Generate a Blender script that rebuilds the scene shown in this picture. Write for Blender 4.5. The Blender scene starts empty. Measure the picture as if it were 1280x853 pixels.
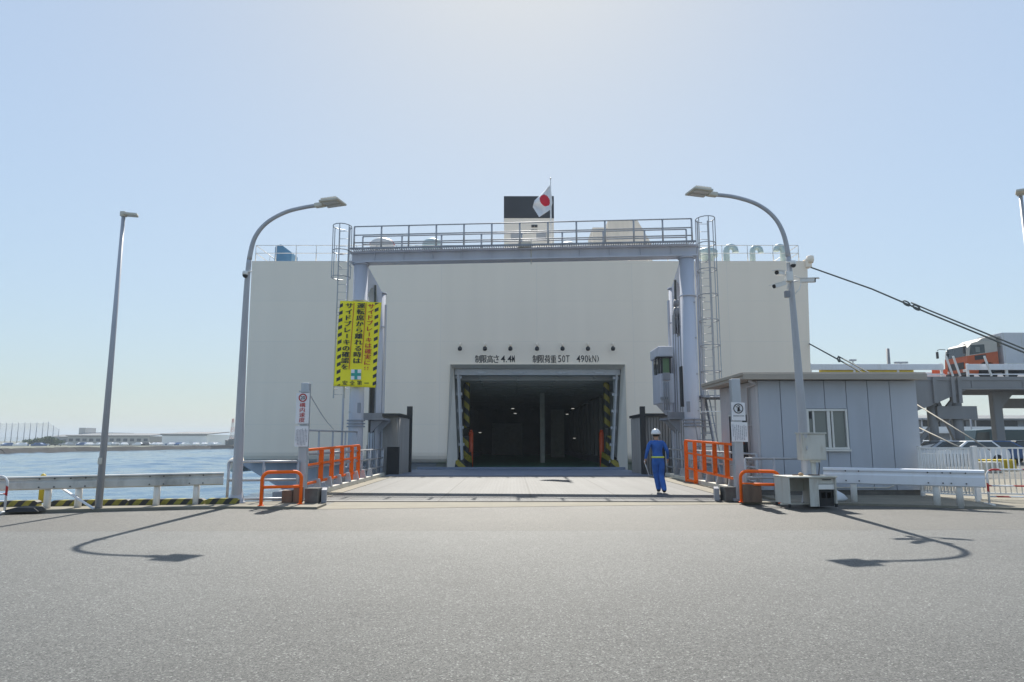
import bpy, bmesh, math, random
from mathutils import Vector, Matrix, Euler
random.seed(7)
R = math.radians
scene = bpy.context.scene
col = scene.collection

# ------------------------------------------------------------------ camera
CAM_H = 1.5
PITCH = R(8.24)
cam = bpy.data.cameras.new('camera')
cam_ob = bpy.data.objects.new('camera', cam)
col.objects.link(cam_ob)
cam_ob.location = (0, 0, CAM_H)
cam_ob.rotation_euler = (R(90) + PITCH, 0, 0)
cam.sensor_width = 36.0
cam.lens = 36.0 * 853.0 / 1280.0
cam.clip_start = 0.1
cam.clip_end = 6000
scene.camera = cam_ob

# ------------------------------------------------------------------ sky, sun, exposure
SUN_EL, SUN_AZ = R(48), R(1.0)            # azimuth clockwise from +Y
world = bpy.data.worlds.new('World')
scene.world = world
world.use_nodes = True
wn = world.node_tree.nodes
wl = world.node_tree.links
bg = wn['Background']
sky = wn.new('ShaderNodeTexSky')
sky.sky_type = 'NISHITA'
sky.sun_disc = False
sky.sun_elevation = SUN_EL
sky.sun_rotation = SUN_AZ
sky.altitude = 0
sky.air_density = 0.8
sky.dust_density = 0.75
sky.ozone_density = 1.0
# the film's soft shoulder on the sky: brightness compressed, hue kept
bw = wn.new('ShaderNodeRGBToBW'); wl.new(sky.outputs[0], bw.inputs[0])
pw = wn.new('ShaderNodeMath'); pw.operation = 'POWER'; pw.inputs[1].default_value = -0.66; wl.new(bw.outputs[0], pw.inputs[0])
sc_ = wn.new('ShaderNodeVectorMath'); sc_.operation = 'SCALE'; wl.new(sky.outputs[0], sc_.inputs[0]); wl.new(pw.outputs[0], sc_.inputs['Scale'])
wb = wn.new('ShaderNodeVectorMath'); wb.operation = 'MULTIPLY'; wb.inputs[1].default_value = (0.985, 1.03, 0.97)   # white balance of the photograph
hs = wn.new('ShaderNodeHueSaturation'); hs.inputs['Saturation'].default_value = 0.80; wl.new(sc_.outputs[0], hs.inputs['Color'])
wl.new(hs.outputs[0], wb.inputs[0]); wl.new(wb.outputs[0], bg.inputs[0])
bg.inputs[1].default_value = 0.15
sun = bpy.data.lights.new('sun', 'SUN')
sun.energy = 3.0
sun.angle = R(0.5)
sun.color = (1.0, 0.955, 0.87)
sun_ob = bpy.data.objects.new('sun', sun)
col.objects.link(sun_ob)
sun_ob.location = (0, 60, 70)
sun_ob.rotation_euler = (-(math.pi / 2 - SUN_EL), 0, -SUN_AZ)
scene.view_settings.view_transform = 'Standard'
scene.view_settings.look = 'None'
scene.view_settings.exposure = 1.26
scene.view_settings.gamma = 1.0
scene.view_settings.use_curve_mapping = False
HAZE = 0.0005
scene.cycles.max_bounces = 8
scene.cycles.diffuse_bounces = 4

# ------------------------------------------------------------------ survey of the photograph: pixel of the 1280 px photo -> point of the place
def _ray(px, py):
    x = (px - 640.0) / 853.0
    v = -(py - 426.5) / 853.0
    c, s = math.cos(PITCH), math.sin(PITCH)
    return Vector((x, c - v * s, s + v * c))
def at(px, py, Y):
    d = _ray(px, py)
    return Vector((0, 0, CAM_H)) + d * (Y / d.y)
def gr(px, py, z=0.0):
    d = _ray(px, py)
    return Vector((0, 0, CAM_H)) + d * ((z - CAM_H) / d.z)

# ------------------------------------------------------------------ materials
M = {}
def nt(name):
    m = bpy.data.materials.new(name)
    m.use_nodes = True
    return m, m.node_tree.nodes, m.node_tree.links, m.node_tree.nodes['Principled BSDF']
def mat(name, c, rough=0.55, metal=0.0, var=0.12, scale=3.0, stain=None, stain_amt=0.35, stretch=1.0, bump=0.0, spec=0.5, bscale=60.0):
    """paint or plain stuff: fine tonal noise, optional dirt colour in patches or vertical streaks"""
    m, n, l, b = nt(name)
    tc = n.new('ShaderNodeTexCoord')
    mp = n.new('ShaderNodeMapping'); mp.inputs['Scale'].default_value = (1, 1, stretch)
    l.new(tc.outputs['Object'], mp.inputs[0])
    n1 = n.new('ShaderNodeTexNoise'); n1.inputs['Scale'].default_value = scale; n1.inputs['Detail'].default_value = 6
    l.new(mp.outputs[0], n1.inputs['Vector'])
    mr = n.new('ShaderNodeMapRange')
    mr.inputs[1].default_value = 0.3; mr.inputs[2].default_value = 0.7
    mr.inputs[3].default_value = 1 - var; mr.inputs[4].default_value = 1 + var
    l.new(n1.outputs[0], mr.inputs[0])
    mul = n.new('ShaderNodeVectorMath'); mul.operation = 'SCALE'
    mul.inputs[0].default_value = c[:3]
    l.new(mr.outputs[0], mul.inputs['Scale'])
    out = mul.outputs[0]
    if stain:
        n2 = n.new('ShaderNodeTexNoise'); n2.inputs['Scale'].default_value = scale * 0.7; n2.inputs['Detail'].default_value = 8; n2.inputs['Roughness'].default_value = 0.65
        mp2 = n.new('ShaderNodeMapping'); mp2.inputs['Location'].default_value = (7, 3, 1); mp2.inputs['Scale'].default_value = (1, 1, stretch)
        l.new(tc.outputs['Object'], mp2.inputs[0]); l.new(mp2.outputs[0], n2.inputs['Vector'])
        rp = n.new('ShaderNodeMapRange'); rp.inputs[1].default_value = 0.5; rp.inputs[2].default_value = 0.75
        rp.inputs[3].default_value = 0; rp.inputs[4].default_value = stain_amt
        l.new(n2.outputs[0], rp.inputs[0])
        mx = n.new('ShaderNodeMix'); mx.data_type = 'RGBA'
        l.new(rp.outputs[0], mx.inputs[0]); l.new(out, mx.inputs[6]); mx.inputs[7].default_value = (*stain, 1)
        out = mx.outputs[2]
    l.new(out, b.inputs['Base Color'])
    b.inputs['Roughness'].default_value = rough
    b.inputs['Metallic'].default_value = metal
    b.inputs['Specular IOR Level'].default_value = spec
    if bump:
        n3 = n.new('ShaderNodeTexNoise'); n3.inputs['Scale'].default_value = bscale; n3.inputs['Detail'].default_value = 4
        l.new(tc.outputs['Object'], n3.inputs['Vector'])
        bp = n.new('ShaderNodeBump'); bp.inputs['Strength'].default_value = bump; bp.inputs['Distance'].default_value = 0.01
        l.new(n3.outputs[0], bp.inputs['Height']); l.new(bp.outputs[0], b.inputs['Normal'])
    M[name] = m
    return m
def stripes(name, a, c, period, axis=(1, 0, 1), duty=0.5, off=0.0, rough=0.6):
    """diagonal two-colour paint, object coordinates"""
    m, n, l, b = nt(name)
    tc = n.new('ShaderNodeTexCoord')
    dp = n.new('ShaderNodeVectorMath'); dp.operation = 'DOT_PRODUCT'
    l.new(tc.outputs['Object'], dp.inputs[0]); dp.inputs[1].default_value = tuple(k / period for k in axis)
    ad = n.new('ShaderNodeMath'); ad.operation = 'ADD'; ad.inputs[1].default_value = 100 + off; l.new(dp.outputs['Value'], ad.inputs[0])
    fr = n.new('ShaderNodeMath'); fr.operation = 'FRACT'; l.new(ad.outputs[0], fr.inputs[0])
    gt = n.new('ShaderNodeMath'); gt.operation = 'GREATER_THAN'; gt.inputs[1].default_value = duty; l.new(fr.outputs[0], gt.inputs[0])
    nz = n.new('ShaderNodeTexNoise'); nz.inputs['Scale'].default_value = 9; nz.inputs['Detail'].default_value = 5; l.new(tc.outputs['Object'], nz.inputs['Vector'])
    mx = n.new('ShaderNodeMix'); mx.data_type = 'RGBA'
    l.new(gt.outputs[0], mx.inputs[0]); mx.inputs[6].default_value = (*a, 1); mx.inputs[7].default_value = (*c, 1)
    mr = n.new('ShaderNodeMapRange'); mr.inputs[1].default_value = 0.3; mr.inputs[2].default_value = 0.7; mr.inputs[3].default_value = 0.7; mr.inputs[4].default_value = 1.15
    l.new(nz.outputs[0], mr.inputs[0])
    sc = n.new('ShaderNodeVectorMath'); sc.operation = 'SCALE'; l.new(mx.outputs[2], sc.inputs[0]); l.new(mr.outputs[0], sc.inputs['Scale'])
    l.new(sc.outputs[0], b.inputs['Base Color'])
    b.inputs['Roughness'].default_value = rough
    M[name] = m
    return m
def emit(name, c, s):
    m, n, l, b = nt(name)
    b.inputs['Base Color'].default_value = (*c, 1)
    b.inputs['Emission Color'].default_value = (*c, 1)
    b.inputs['Emission Strength'].default_value = s
    M[name] = m

def asphalt():
    m, n, l, b = nt('asphalt')
    tc = n.new('ShaderNodeTexCoord')
    def noise(s, d=4, r=0.5):
        x = n.new('ShaderNodeTexNoise'); x.inputs['Scale'].default_value = s; x.inputs['Detail'].default_value = d; x.inputs['Roughness'].default_value = r
        l.new(tc.outputs['Object'], x.inputs['Vector']); return x
    def rng(src, a, c, lo, hi):
        x = n.new('ShaderNodeMapRange'); x.inputs[1].default_value = a; x.inputs[2].default_value = c
        x.inputs[3].default_value = lo; x.inputs[4].default_value = hi; l.new(src, x.inputs[0]); return x.outputs[0]
    def mth(op, p, q):
        x = n.new('ShaderNodeMath'); x.operation = op
        for i, v in enumerate((p, q)):
            if isinstance(v, (int, float)): x.inputs[i].default_value = v
            else: l.new(v, x.inputs[i])
        return x.outputs[0]
    fine = noise(120, 3, 0.75); mid = noise(11, 6, 0.7); big = noise(0.35, 5, 0.6); band = noise(1.2, 3)
    vo = n.new('ShaderNodeTexVoronoi'); vo.inputs['Scale'].default_value = 88; l.new(tc.outputs['Object'], vo.inputs['Vector'])
    vc = n.new('ShaderNodeSeparateColor'); l.new(vo.outputs['Color'], vc.inputs[0])
    v = mth('MULTIPLY', rng(fine.outputs[0], 0.3, 0.7, 0.42, 1.6), rng(vc.outputs[0], 0, 1, 0.4, 1.6))
    v = mth('MULTIPLY', v, rng(mid.outputs[0], 0.3, 0.7, 0.88, 1.12))
    v = mth('MULTIPLY', v, rng(big.outputs[0], 0.3, 0.7, 0.82, 1.15))
    # pale stones
    st = mth('GREATER_THAN', vc.outputs[1], 0.93)
    v = mth('ADD', v, mth('MULTIPLY', st, 1.5))
    dk = mth('GREATER_THAN', vc.outputs[2], 0.965)
    v = mth('MULTIPLY', v, mth('SUBTRACT', 1.0, mth('MULTIPLY', dk, 0.6)))
    # older, browner lane along the quay (an earlier paving)
    sx = n.new('ShaderNodeSeparateXYZ'); l.new(tc.outputs['Object'], sx.inputs[0])
    yy = mth('ADD', sx.outputs[1], mth('MULTIPLY', rng(band.outputs[0], 0, 1, -0.04, 0.04), 1.0))
    yy = mth('ADD', yy, mth('MULTIPLY', sx.outputs[0], -0.012))
    lane = rng(yy, 11.72, 11.78, 0, 1)
    cr = n.new('ShaderNodeMix'); cr.data_type = 'RGBA'; l.new(lane, cr.inputs[0])
    cr.inputs[6].default_value = (0.087, 0.0885, 0.083, 1); cr.inputs[7].default_value = (0.074, 0.070, 0.060, 1)
    w1 = noise(0.9, 7, 0.72); w2 = noise(2.7, 6, 0.7)
    v = mth('MULTIPLY', v, rng(w1.outputs[0], 0.56, 0.72, 1.0, 0.78))
    v = mth('MULTIPLY', v, rng(w2.outputs[0], 0.62, 0.72, 1.0, 0.75))
    # tar seam between both pavings
    seam = mth('MULTIPLY', rng(yy, 11.69, 11.72, 0, 1), rng(yy, 11.74, 11.79, 1, 0))
    v = mth('MULTIPLY', v, mth('SUBTRACT', 1.0, mth('MULTIPLY', seam, 0.3)))
    sc = n.new('ShaderNodeVectorMath'); sc.operation = 'SCALE'; l.new(cr.outputs[2], sc.inputs[0]); l.new(v, sc.inputs['Scale'])
    l.new(sc.outputs[0], b.inputs['Base Color'])
    b.inputs['Roughness'].default_value = 0.56
    b.inputs['Specular IOR Level'].default_value = 0.5
    bp = n.new('ShaderNodeBump'); bp.inputs['Strength'].default_value = 0.8; bp.inputs['Distance'].default_value = 0.014
    l.new(fine.outputs[0], bp.inputs['Height']); l.new(bp.outputs[0], b.inputs['Normal'])
    M['asphalt'] = m
asphalt()

def water():
    m, n, l, b = nt('water')
    b.inputs['Base Color'].default_value = (0.035, 0.105, 0.185, 1)
    b.inputs['Roughness'].default_value = 0.1
    b.inputs['IOR'].default_value = 1.45
    tc = n.new('ShaderNodeTexCoord')
    mp = n.new('ShaderNodeMapping'); mp.inputs['Scale'].default_value = (0.5, 1.0, 1); l.new(tc.outputs['Object'], mp.inputs[0])
    a = n.new('ShaderNodeTexNoise'); a.inputs['Scale'].default_value = 3.0; a.inputs['Detail'].default_value = 5; a.inputs['Roughness'].default_value = 0.62
    l.new(mp.outputs[0], a.inputs['Vector'])
    c = n.new('ShaderNodeTexNoise'); c.inputs['Scale'].default_value = 0.12; c.inputs['Detail'].default_value = 3; l.new(mp.outputs[0], c.inputs['Vector'])
    ad = n.new('ShaderNodeMath'); ad.operation = 'MULTIPLY_ADD'; l.new(c.outputs[0], ad.inputs[0]); ad.inputs[1].default_value = 0.5; l.new(a.outputs[0], ad.inputs[2])
    bp = n.new('ShaderNodeBump'); bp.inputs['Strength'].default_value = 0.5; bp.inputs['Distance'].default_value = 0.06
    l.new(ad.outputs[0], bp.inputs['Height']); l.new(bp.outputs[0], b.inputs['Normal'])
    M['water'] = m
water()

def glass(name, c=(0.03, 0.04, 0.045), rough=0.08):
    m, n, l, b = nt(name)
    b.inputs['Base Color'].default_value = (*c, 1); b.inputs['Roughness'].default_value = rough
    b.inputs['Specular IOR Level'].default_value = 0.7
    M[name] = m
glass('glass'); glass('pale_glass', (0.16, 0.18, 0.17), 0.15); glass('screen_green', (0.12, 0.20, 0.10), 0.2)

def hull_paint():
    """cream ship plating: welded plate grid, faint vertical run-off"""
    m, n, l, b = nt('hull')
    tc = n.new('ShaderNodeTexCoord')
    mp = n.new('ShaderNodeMapping'); mp.inputs['Rotation'].default_value = (R(90), 0, 0); l.new(tc.outputs['Object'], mp.inputs[0])
    br = n.new('ShaderNodeTexBrick'); br.offset = 0.0
    br.inputs['Scale'].default_value = 1.0; br.inputs['Brick Width'].default_value = 5.5; br.inputs['Row Height'].default_value = 2.35
    br.inputs['Mortar Size'].default_value = 0.02; br.inputs['Mortar Smooth'].default_value = 0.9
    br.inputs['Color1'].default_value = (0.94, 0.815, 0.665, 1); br.inputs['Color2'].default_value = (0.925, 0.802, 0.655, 1); br.inputs['Mortar'].default_value = (0.84, 0.745, 0.625, 1)
    l.new(mp.outputs[0], br.inputs['Vector'])
    ms = n.new('ShaderNodeMapping'); ms.inputs['Scale'].default_value = (1, 1, 0.06); l.new(tc.outputs['Object'], ms.inputs[0])
    nz = n.new('ShaderNodeTexNoise'); nz.inputs['Scale'].default_value = 1.3; nz.inputs['Detail'].default_value = 7; l.new(ms.outputs[0], nz.inputs['Vector'])
    mr = n.new('ShaderNodeMapRange'); mr.inputs[1].default_value = 0.3; mr.inputs[2].default_value = 0.7; mr.inputs[3].default_value = 0.975; mr.inputs[4].default_value = 1.015
    l.new(nz.outputs[0], mr.inputs[0])
    sc = n.new('ShaderNodeVectorMath'); sc.operation = 'SCALE'; l.new(br.outputs[0], sc.inputs[0]); l.new(mr.outputs[0], sc.inputs['Scale'])
    l.new(sc.outputs[0], b.inputs['Base Color'])
    b.inputs['Roughness'].default_value = 0.42
    n3 = n.new('ShaderNodeTexNoise'); n3.inputs['Scale'].default_value = 0.9; n3.inputs['Detail'].default_value = 2; l.new(tc.outputs['Object'], n3.inputs['Vector'])
    bp = n.new('ShaderNodeBump'); bp.inputs['Strength'].default_value = 0.25; bp.inputs['Distance'].default_value = 0.03
    l.new(n3.outputs[0], bp.inputs['Height']); l.new(bp.outputs[0], b.inputs['Normal'])
    M['hull'] = m
hull_paint()

def tread_plate():
    """worn pale steel deck with a fine anti-slip grid"""
    m, n, l, b = nt('tread')
    tc = n.new('ShaderNodeTexCoord')
    br = n.new('ShaderNodeTexBrick'); br.offset = 0.5
    br.inputs['Scale'].default_value = 1.0; br.inputs['Brick Width'].default_value = 0.22; br.inputs['Row Height'].default_value = 0.16
    br.inputs['Mortar Size'].default_value = 0.022; br.inputs['Mortar Smooth'].default_value = 0.3
    br.inputs['Color1'].default_value = (0.107, 0.107, 0.105, 1); br.inputs['Color2'].default_value = (0.096, 0.096, 0.095, 1); br.inputs['Mortar'].default_value = (0.075, 0.075, 0.073, 1)
    l.new(tc.outputs['Object'], br.inputs['Vector'])
    b2 = n.new('ShaderNodeTexBrick'); b2.offset = 0.0
    b2.inputs['Scale'].default_value = 1.0; b2.inputs['Brick Width'].default_value = 2.3; b2.inputs['Row Height'].default_value = 5.2
    b2.inputs['Mortar Size'].default_value = 0.03; b2.inputs['Color1'].default_value = (1, 1, 1, 1); b2.inputs['Color2'].default_value = (0.93, 0.93, 0.93, 1); b2.inputs['Mortar'].default_value = (0.5, 0.5, 0.5, 1)
    l.new(tc.outputs['Object'], b2.inputs['Vector'])
    ms = n.new('ShaderNodeMapping'); ms.inputs['Scale'].default_value = (1.6, 0.06, 1); l.new(tc.outputs['Object'], ms.inputs[0])
    nz = n.new('ShaderNodeTexNoise'); nz.inputs['Scale'].default_value = 1.2; nz.inputs['Detail'].default_value = 7; l.new(ms.outputs[0], nz.inputs['Vector'])
    mr = n.new('ShaderNodeMapRange'); mr.inputs[1].default_value = 0.3; mr.inputs[2].default_value = 0.7; mr.inputs[3].default_value = 0.68; mr.inputs[4].default_value = 1.12
    l.new(nz.outputs[0], mr.inputs[0])
    mx = n.new('ShaderNodeVectorMath'); mx.operation = 'MULTIPLY'; l.new(br.outputs[0], mx.inputs[0]); l.new(b2.outputs[0], mx.inputs[1])
    sc = n.new('ShaderNodeVectorMath'); sc.operation = 'SCALE'; l.new(mx.outputs[0], sc.inputs[0]); l.new(mr.outputs[0], sc.inputs['Scale'])
    l.new(sc.outputs[0], b.inputs['Base Color'])
    b.inputs['Roughness'].default_value = 0.6
    bp = n.new('ShaderNodeBump'); bp.inputs['Strength'].default_value = 0.6; bp.inputs['Distance'].default_value = 0.006
    l.new(br.outputs['Fac'], bp.inputs['Height']); bp.invert = True; l.new(bp.outputs[0], b.inputs['Normal'])
    M['tread'] = m
tread_plate()

def banner_sheet(w, h):
    """yellow sheet with a black dashed border down both sides (local x across, z up, origin at centre)"""
    m, n, l, b = nt('banner_yellow')
    tc = n.new('ShaderNodeTexCoord'); sx = n.new('ShaderNodeSeparateXYZ'); l.new(tc.outputs['Object'], sx.inputs[0])
    def mth(op, p, q=0.0):
        x = n.new('ShaderNodeMath'); x.operation = op
        for i, v in enumerate((p, q)):
            if isinstance(v, (int, float)): x.inputs[i].default_value = v
            else: l.new(v, x.inputs[i])
        return x.outputs[0]
    ax = mth('ABSOLUTE', sx.outputs[0])
    side = mth('MULTIPLY', mth('GREATER_THAN', ax, w * 0.385), mth('LESS_THAN', ax, w * 0.478))
    dash = mth('GREATER_THAN', mth('FRACT', mth('ADD', mth('MULTIPLY', mth('ADD', sx.outputs[2], mth('MULTIPLY', sx.outputs[0], -0.5)), 11.6 / h), 50.3)), 0.52)
    inside = mth('LESS_THAN', mth('ABSOLUTE', sx.outputs[2]), h * 0.485)
    f = mth('MULTIPLY', mth('MULTIPLY', side, dash), inside)
    mx = n.new('ShaderNodeMix'); mx.data_type = 'RGBA'; l.new(f, mx.inputs[0])
    mx.inputs[6].default_value = (0.95, 0.81, 0.01, 1); mx.inputs[7].default_value = (0.03, 0.03, 0.035, 1)
    l.new(mx.outputs[2], b.inputs['Base Color']); b.inputs['Roughness'].default_value = 0.45
    M['banner_yellow'] = m

mat('concrete', (0.22, 0.2, 0.155), 0.85, var=0.14, scale=2.2, stain=(0.2, 0.18, 0.15), stain_amt=0.5, bump=0.4)
mat('ramp_concrete', (0.235, 0.21, 0.16), 0.85, var=0.10, scale=1.6, stain=(0.25, 0.23, 0.19), stain_amt=0.5, bump=0.3)
mat('yard_paving', (0.125, 0.12, 0.105), 0.85, var=0.15, scale=0.5, stain=(0.2, 0.185, 0.15), stain_amt=0.6)
mat('quay_wall_concrete', (0.16, 0.155, 0.14), 0.9, var=0.2, scale=1.2, stain=(0.05, 0.055, 0.045), stain_amt=0.6, stretch=0.3, bump=0.4)
mat('dark_concrete', (0.13, 0.125, 0.115), 0.9, var=0.2, scale=4, stain=(0.05, 0.045, 0.04), stain_amt=0.6, bump=0.5)
mat('gantry_paint', (0.54, 0.555, 0.62), 0.45, var=0.05, scale=2.0, stain=(0.42, 0.41, 0.41), stain_amt=0.4, stretch=0.15)
mat('gantry_dark', (0.27, 0.28, 0.31), 0.5, var=0.08, scale=3.0, stain=(0.12, 0.09, 0.07), stain_amt=0.4, stretch=0.2)
mat('galvanised', (0.44, 0.46, 0.49), 0.42, 0.35, var=0.08, scale=6, stain=(0.24, 0.25, 0.27), stain_amt=0.4, stretch=0.2)
mat('pole_grey', (0.44, 0.45, 0.48), 0.45, 0.1, var=0.06, scale=4, stain=(0.2, 0.21, 0.22), stain_amt=0.4, stretch=0.1)
mat('rail_steel', (0.40, 0.40, 0.41), 0.45, 0.3, var=0.1, scale=8)
mat('old_guardrail', (0.62, 0.60, 0.55), 0.55, 0.1, var=0.12, scale=2.2, stain=(0.12, 0.115, 0.10), stain_amt=0.75, stretch=0.5)
mat('white_paint', (0.76, 0.78, 0.82), 0.4, var=0.03, scale=3, stain=(0.5, 0.48, 0.44), stain_amt=0.35, stretch=0.3)
mat('white_steel', (0.80, 0.79, 0.76), 0.45, var=0.05, scale=4, stain=(0.45, 0.4, 0.34), stain_amt=0.4, stretch=0.3)
mat('off_white', (0.62, 0.59, 0.51), 0.5, var=0.06, scale=5, stain=(0.38, 0.33, 0.25), stain_amt=0.6, stretch=0.4)
mat('desk_grey', (0.55, 0.54, 0.49), 0.5, var=0.05, scale=6, stain=(0.3, 0.22, 0.14), stain_amt=0.6, stretch=0.3)
mat('orange', (0.99, 0.15, 0.004), 0.5, var=0.04, scale=5, stain=(0.55, 0.13, 0.03), stain_amt=0.35, spec=0.25)
mat('orange_post', (0.62, 0.085, 0.02), 0.45, var=0.1)
mat('red_paint', (0.52, 0.035, 0.03), 0.45, var=0.08)
mat('rubber_black', (0.018, 0.018, 0.019), 0.7, var=0.2)
mat('fender_dark', (0.30, 0.28, 0.26), 0.6, var=0.15, scale=3, stain=(0.2, 0.15, 0.11), stain_amt=0.5, stretch=0.1)
mat('rust', (0.17, 0.11, 0.075), 0.85, var=0.3, scale=5, stain=(0.24, 0.2, 0.16), stain_amt=0.6, stretch=0.3, bump=0.4)
mat('cabin_panel', (0.41, 0.445, 0.50), 0.5, var=0.03, scale=1.4, stain=(0.27, 0.28, 0.31), stain_amt=0.4, stretch=0.15)
mat('cabin_panel_side', (0.50, 0.48, 0.49), 0.5, var=0.03, scale=1.4, stain=(0.24, 0.24, 0.26), stain_amt=0.4, stretch=0.15)
mat('fascia', (0.36, 0.32, 0.27), 0.5, var=0.05, scale=2)
mat('aluminium', (0.62, 0.62, 0.6), 0.4, 0.3, var=0.03)
mat('curtain', (0.30, 0.31, 0.29), 0.8, var=0.06)
mat('dark', (0.03, 0.031, 0.033), 0.5, var=0.15)
mat('ink', (0.025, 0.025, 0.028), 0.55, var=0.05)
mat('ink_red', (0.50, 0.03, 0.025), 0.55, var=0.05)
mat('ink_grey', (0.22, 0.22, 0.26), 0.6, var=0.05)
mat('green_cross', (0.03, 0.33, 0.26), 0.5, var=0.03)
mat('sign_white', (0.78, 0.78, 0.80), 0.35, var=0.02)
mat('deck_green', (0.16, 0.42, 0.29), 0.6, var=0.2, scale=1.5, stain=(0.05, 0.045, 0.04), stain_amt=0.5)
mat('interior', (0.42, 0.43, 0.41), 0.6, var=0.1, scale=0.7)
mat('interior_pale', (0.66, 0.66, 0.62), 0.6, var=0.08)
mat('door_steel', (0.46, 0.47, 0.48), 0.45, var=0.06)
mat('surround', (0.68, 0.63, 0.55), 0.5, var=0.04, scale=1.5, stain=(0.4, 0.38, 0.33), stain_amt=0.4, stretch=0.2)
mat('boot_blue', (0.46, 0.49, 0.56), 0.5, var=0.08, scale=0.8, stain=(0.14, 0.17, 0.22), stain_amt=0.5, stretch=0.2)
mat('apron_blue', (0.19, 0.225, 0.30), 0.55, var=0.1, scale=1.0, stain=(0.14, 0.15, 0.17), stain_amt=0.5)
mat('funnel_grey', (0.66, 0.63, 0.57), 0.5, var=0.05, scale=0.6)
mat('funnel_black', (0.022, 0.025, 0.032), 0.5, var=0.2, scale=0.4)
mat('teal', (0.36, 0.47, 0.49), 0.5, var=0.06)
mat('box_blue', (0.09, 0.22, 0.36), 0.5, var=0.1)
mat('dome', (0.55, 0.55, 0.54), 0.45, var=0.05)
mat('rope', (0.11, 0.12, 0.115), 0.9, var=0.25, scale=12)
mat('rope_pale', (0.32, 0.30, 0.26), 0.9, var=0.2, scale=12)
mat('truck_orange', (0.45, 0.085, 0.018), 0.35, var=0.06)
mat('truck_white', (0.44, 0.42, 0.37), 0.4, var=0.05, scale=2)
mat('truck_panel', (0.58, 0.60, 0.63), 0.4, var=0.04, scale=2)
mat('tyre', (0.02, 0.02, 0.02), 0.85, var=0.2)
mat('ramp_steel', (0.25, 0.25, 0.255), 0.5, var=0.06, scale=1.2, stain=(0.2, 0.18, 0.16), stain_amt=0.4, stretch=0.2)
mat('yellow', (0.55, 0.40, 0.02), 0.5, var=0.1, scale=4)
mat('leaf', (0.055, 0.10, 0.03), 0.7, var=0.35, scale=2.0)
mat('bark', (0.09, 0.065, 0.045), 0.9, var=0.2)
mat('far_white', (0.85, 0.85, 0.84), 0.6, var=0.05, scale=0.2)
mat('far_beige', (0.46, 0.44, 0.41), 0.6, var=0.06, scale=0.2)
mat('far_grey', (0.30, 0.32, 0.35), 0.6, var=0.08, scale=0.2)
mat('far_roof', (0.16, 0.165, 0.17), 0.7, var=0.08, scale=0.3)
mat('far_dark', (0.10, 0.11, 0.12), 0.8, var=0.2, scale=0.5)
mat('revetment', (0.022, 0.021, 0.02), 0.95, var=0.4, scale=0.6, bump=0.6, bscale=1.5)
mat('shore_land', (0.16, 0.165, 0.12), 0.95, var=0.25, scale=0.05)
mat('hill', (0.05, 0.085, 0.06), 0.95, var=0.25, scale=0.01)
mat('net', (0.25, 0.29, 0.31), 0.8, var=0.05)
mat('cloth_blue', (0.028, 0.12, 0.42), 0.75, var=0.16, scale=7, bump=0.6, bscale=18)
mat('skin', (0.48, 0.29, 0.20), 0.6, var=0.05)
mat('boot_black', (0.02, 0.02, 0.022), 0.5, var=0.1)
mat('hair', (0.015, 0.013, 0.012), 0.7, var=0.1)
mat('helmet', (0.80, 0.80, 0.80), 0.25, var=0.02)
mat('hi_vis', (0.72, 0.80, 0.10), 0.5, var=0.05)
mat('flag_white', (0.80, 0.79, 0.80), 0.7, var=0.03)
mat('flag_red', (0.66, 0.012, 0.035), 0.7, var=0.03)
mat('sack', (0.72, 0.74, 0.78), 0.7, var=0.06, bump=0.5, bscale=25)
mat('wood', (0.35, 0.23, 0.13), 0.8, var=0.2, scale=12)
for nm, c in (('car_white', (0.75, 0.76, 0.77)), ('car_black', (0.02, 0.022, 0.026)), ('car_silver', (0.42, 0.44, 0.46)), ('car_blue', (0.05, 0.11, 0.25)), ('lorry_green', (0.035, 0.07, 0.085)), ('car_red', (0.4, 0.03, 0.025))):
    mat(nm, c, 0.25, var=0.03)
stripes('hazard', (0.03, 0.03, 0.03), (0.27, 0.24, 0.035), 0.29, (1, 0, -0.8))
stripes('hazard_post', (0.02, 0.02, 0.02), (0.30, 0.24, 0.02), 0.72, (0.9, 0, 1))
stripes('red_white', (0.78, 0.78, 0.78), (0.50, 0.03, 0.03), 0.5, (0.72, 0.12, 1.0), duty=0.62)
stripes('tower_stripe', (0.5, 0.48, 0.47), (0.38, 0.12, 0.09), 4.0, (0, 0, 1))
emit('lamp_lit', (1.0, 0.97, 0.9), 0.22)
emit('lamp_blue', (0.2, 0.4, 1.0), 0.6)

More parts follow.
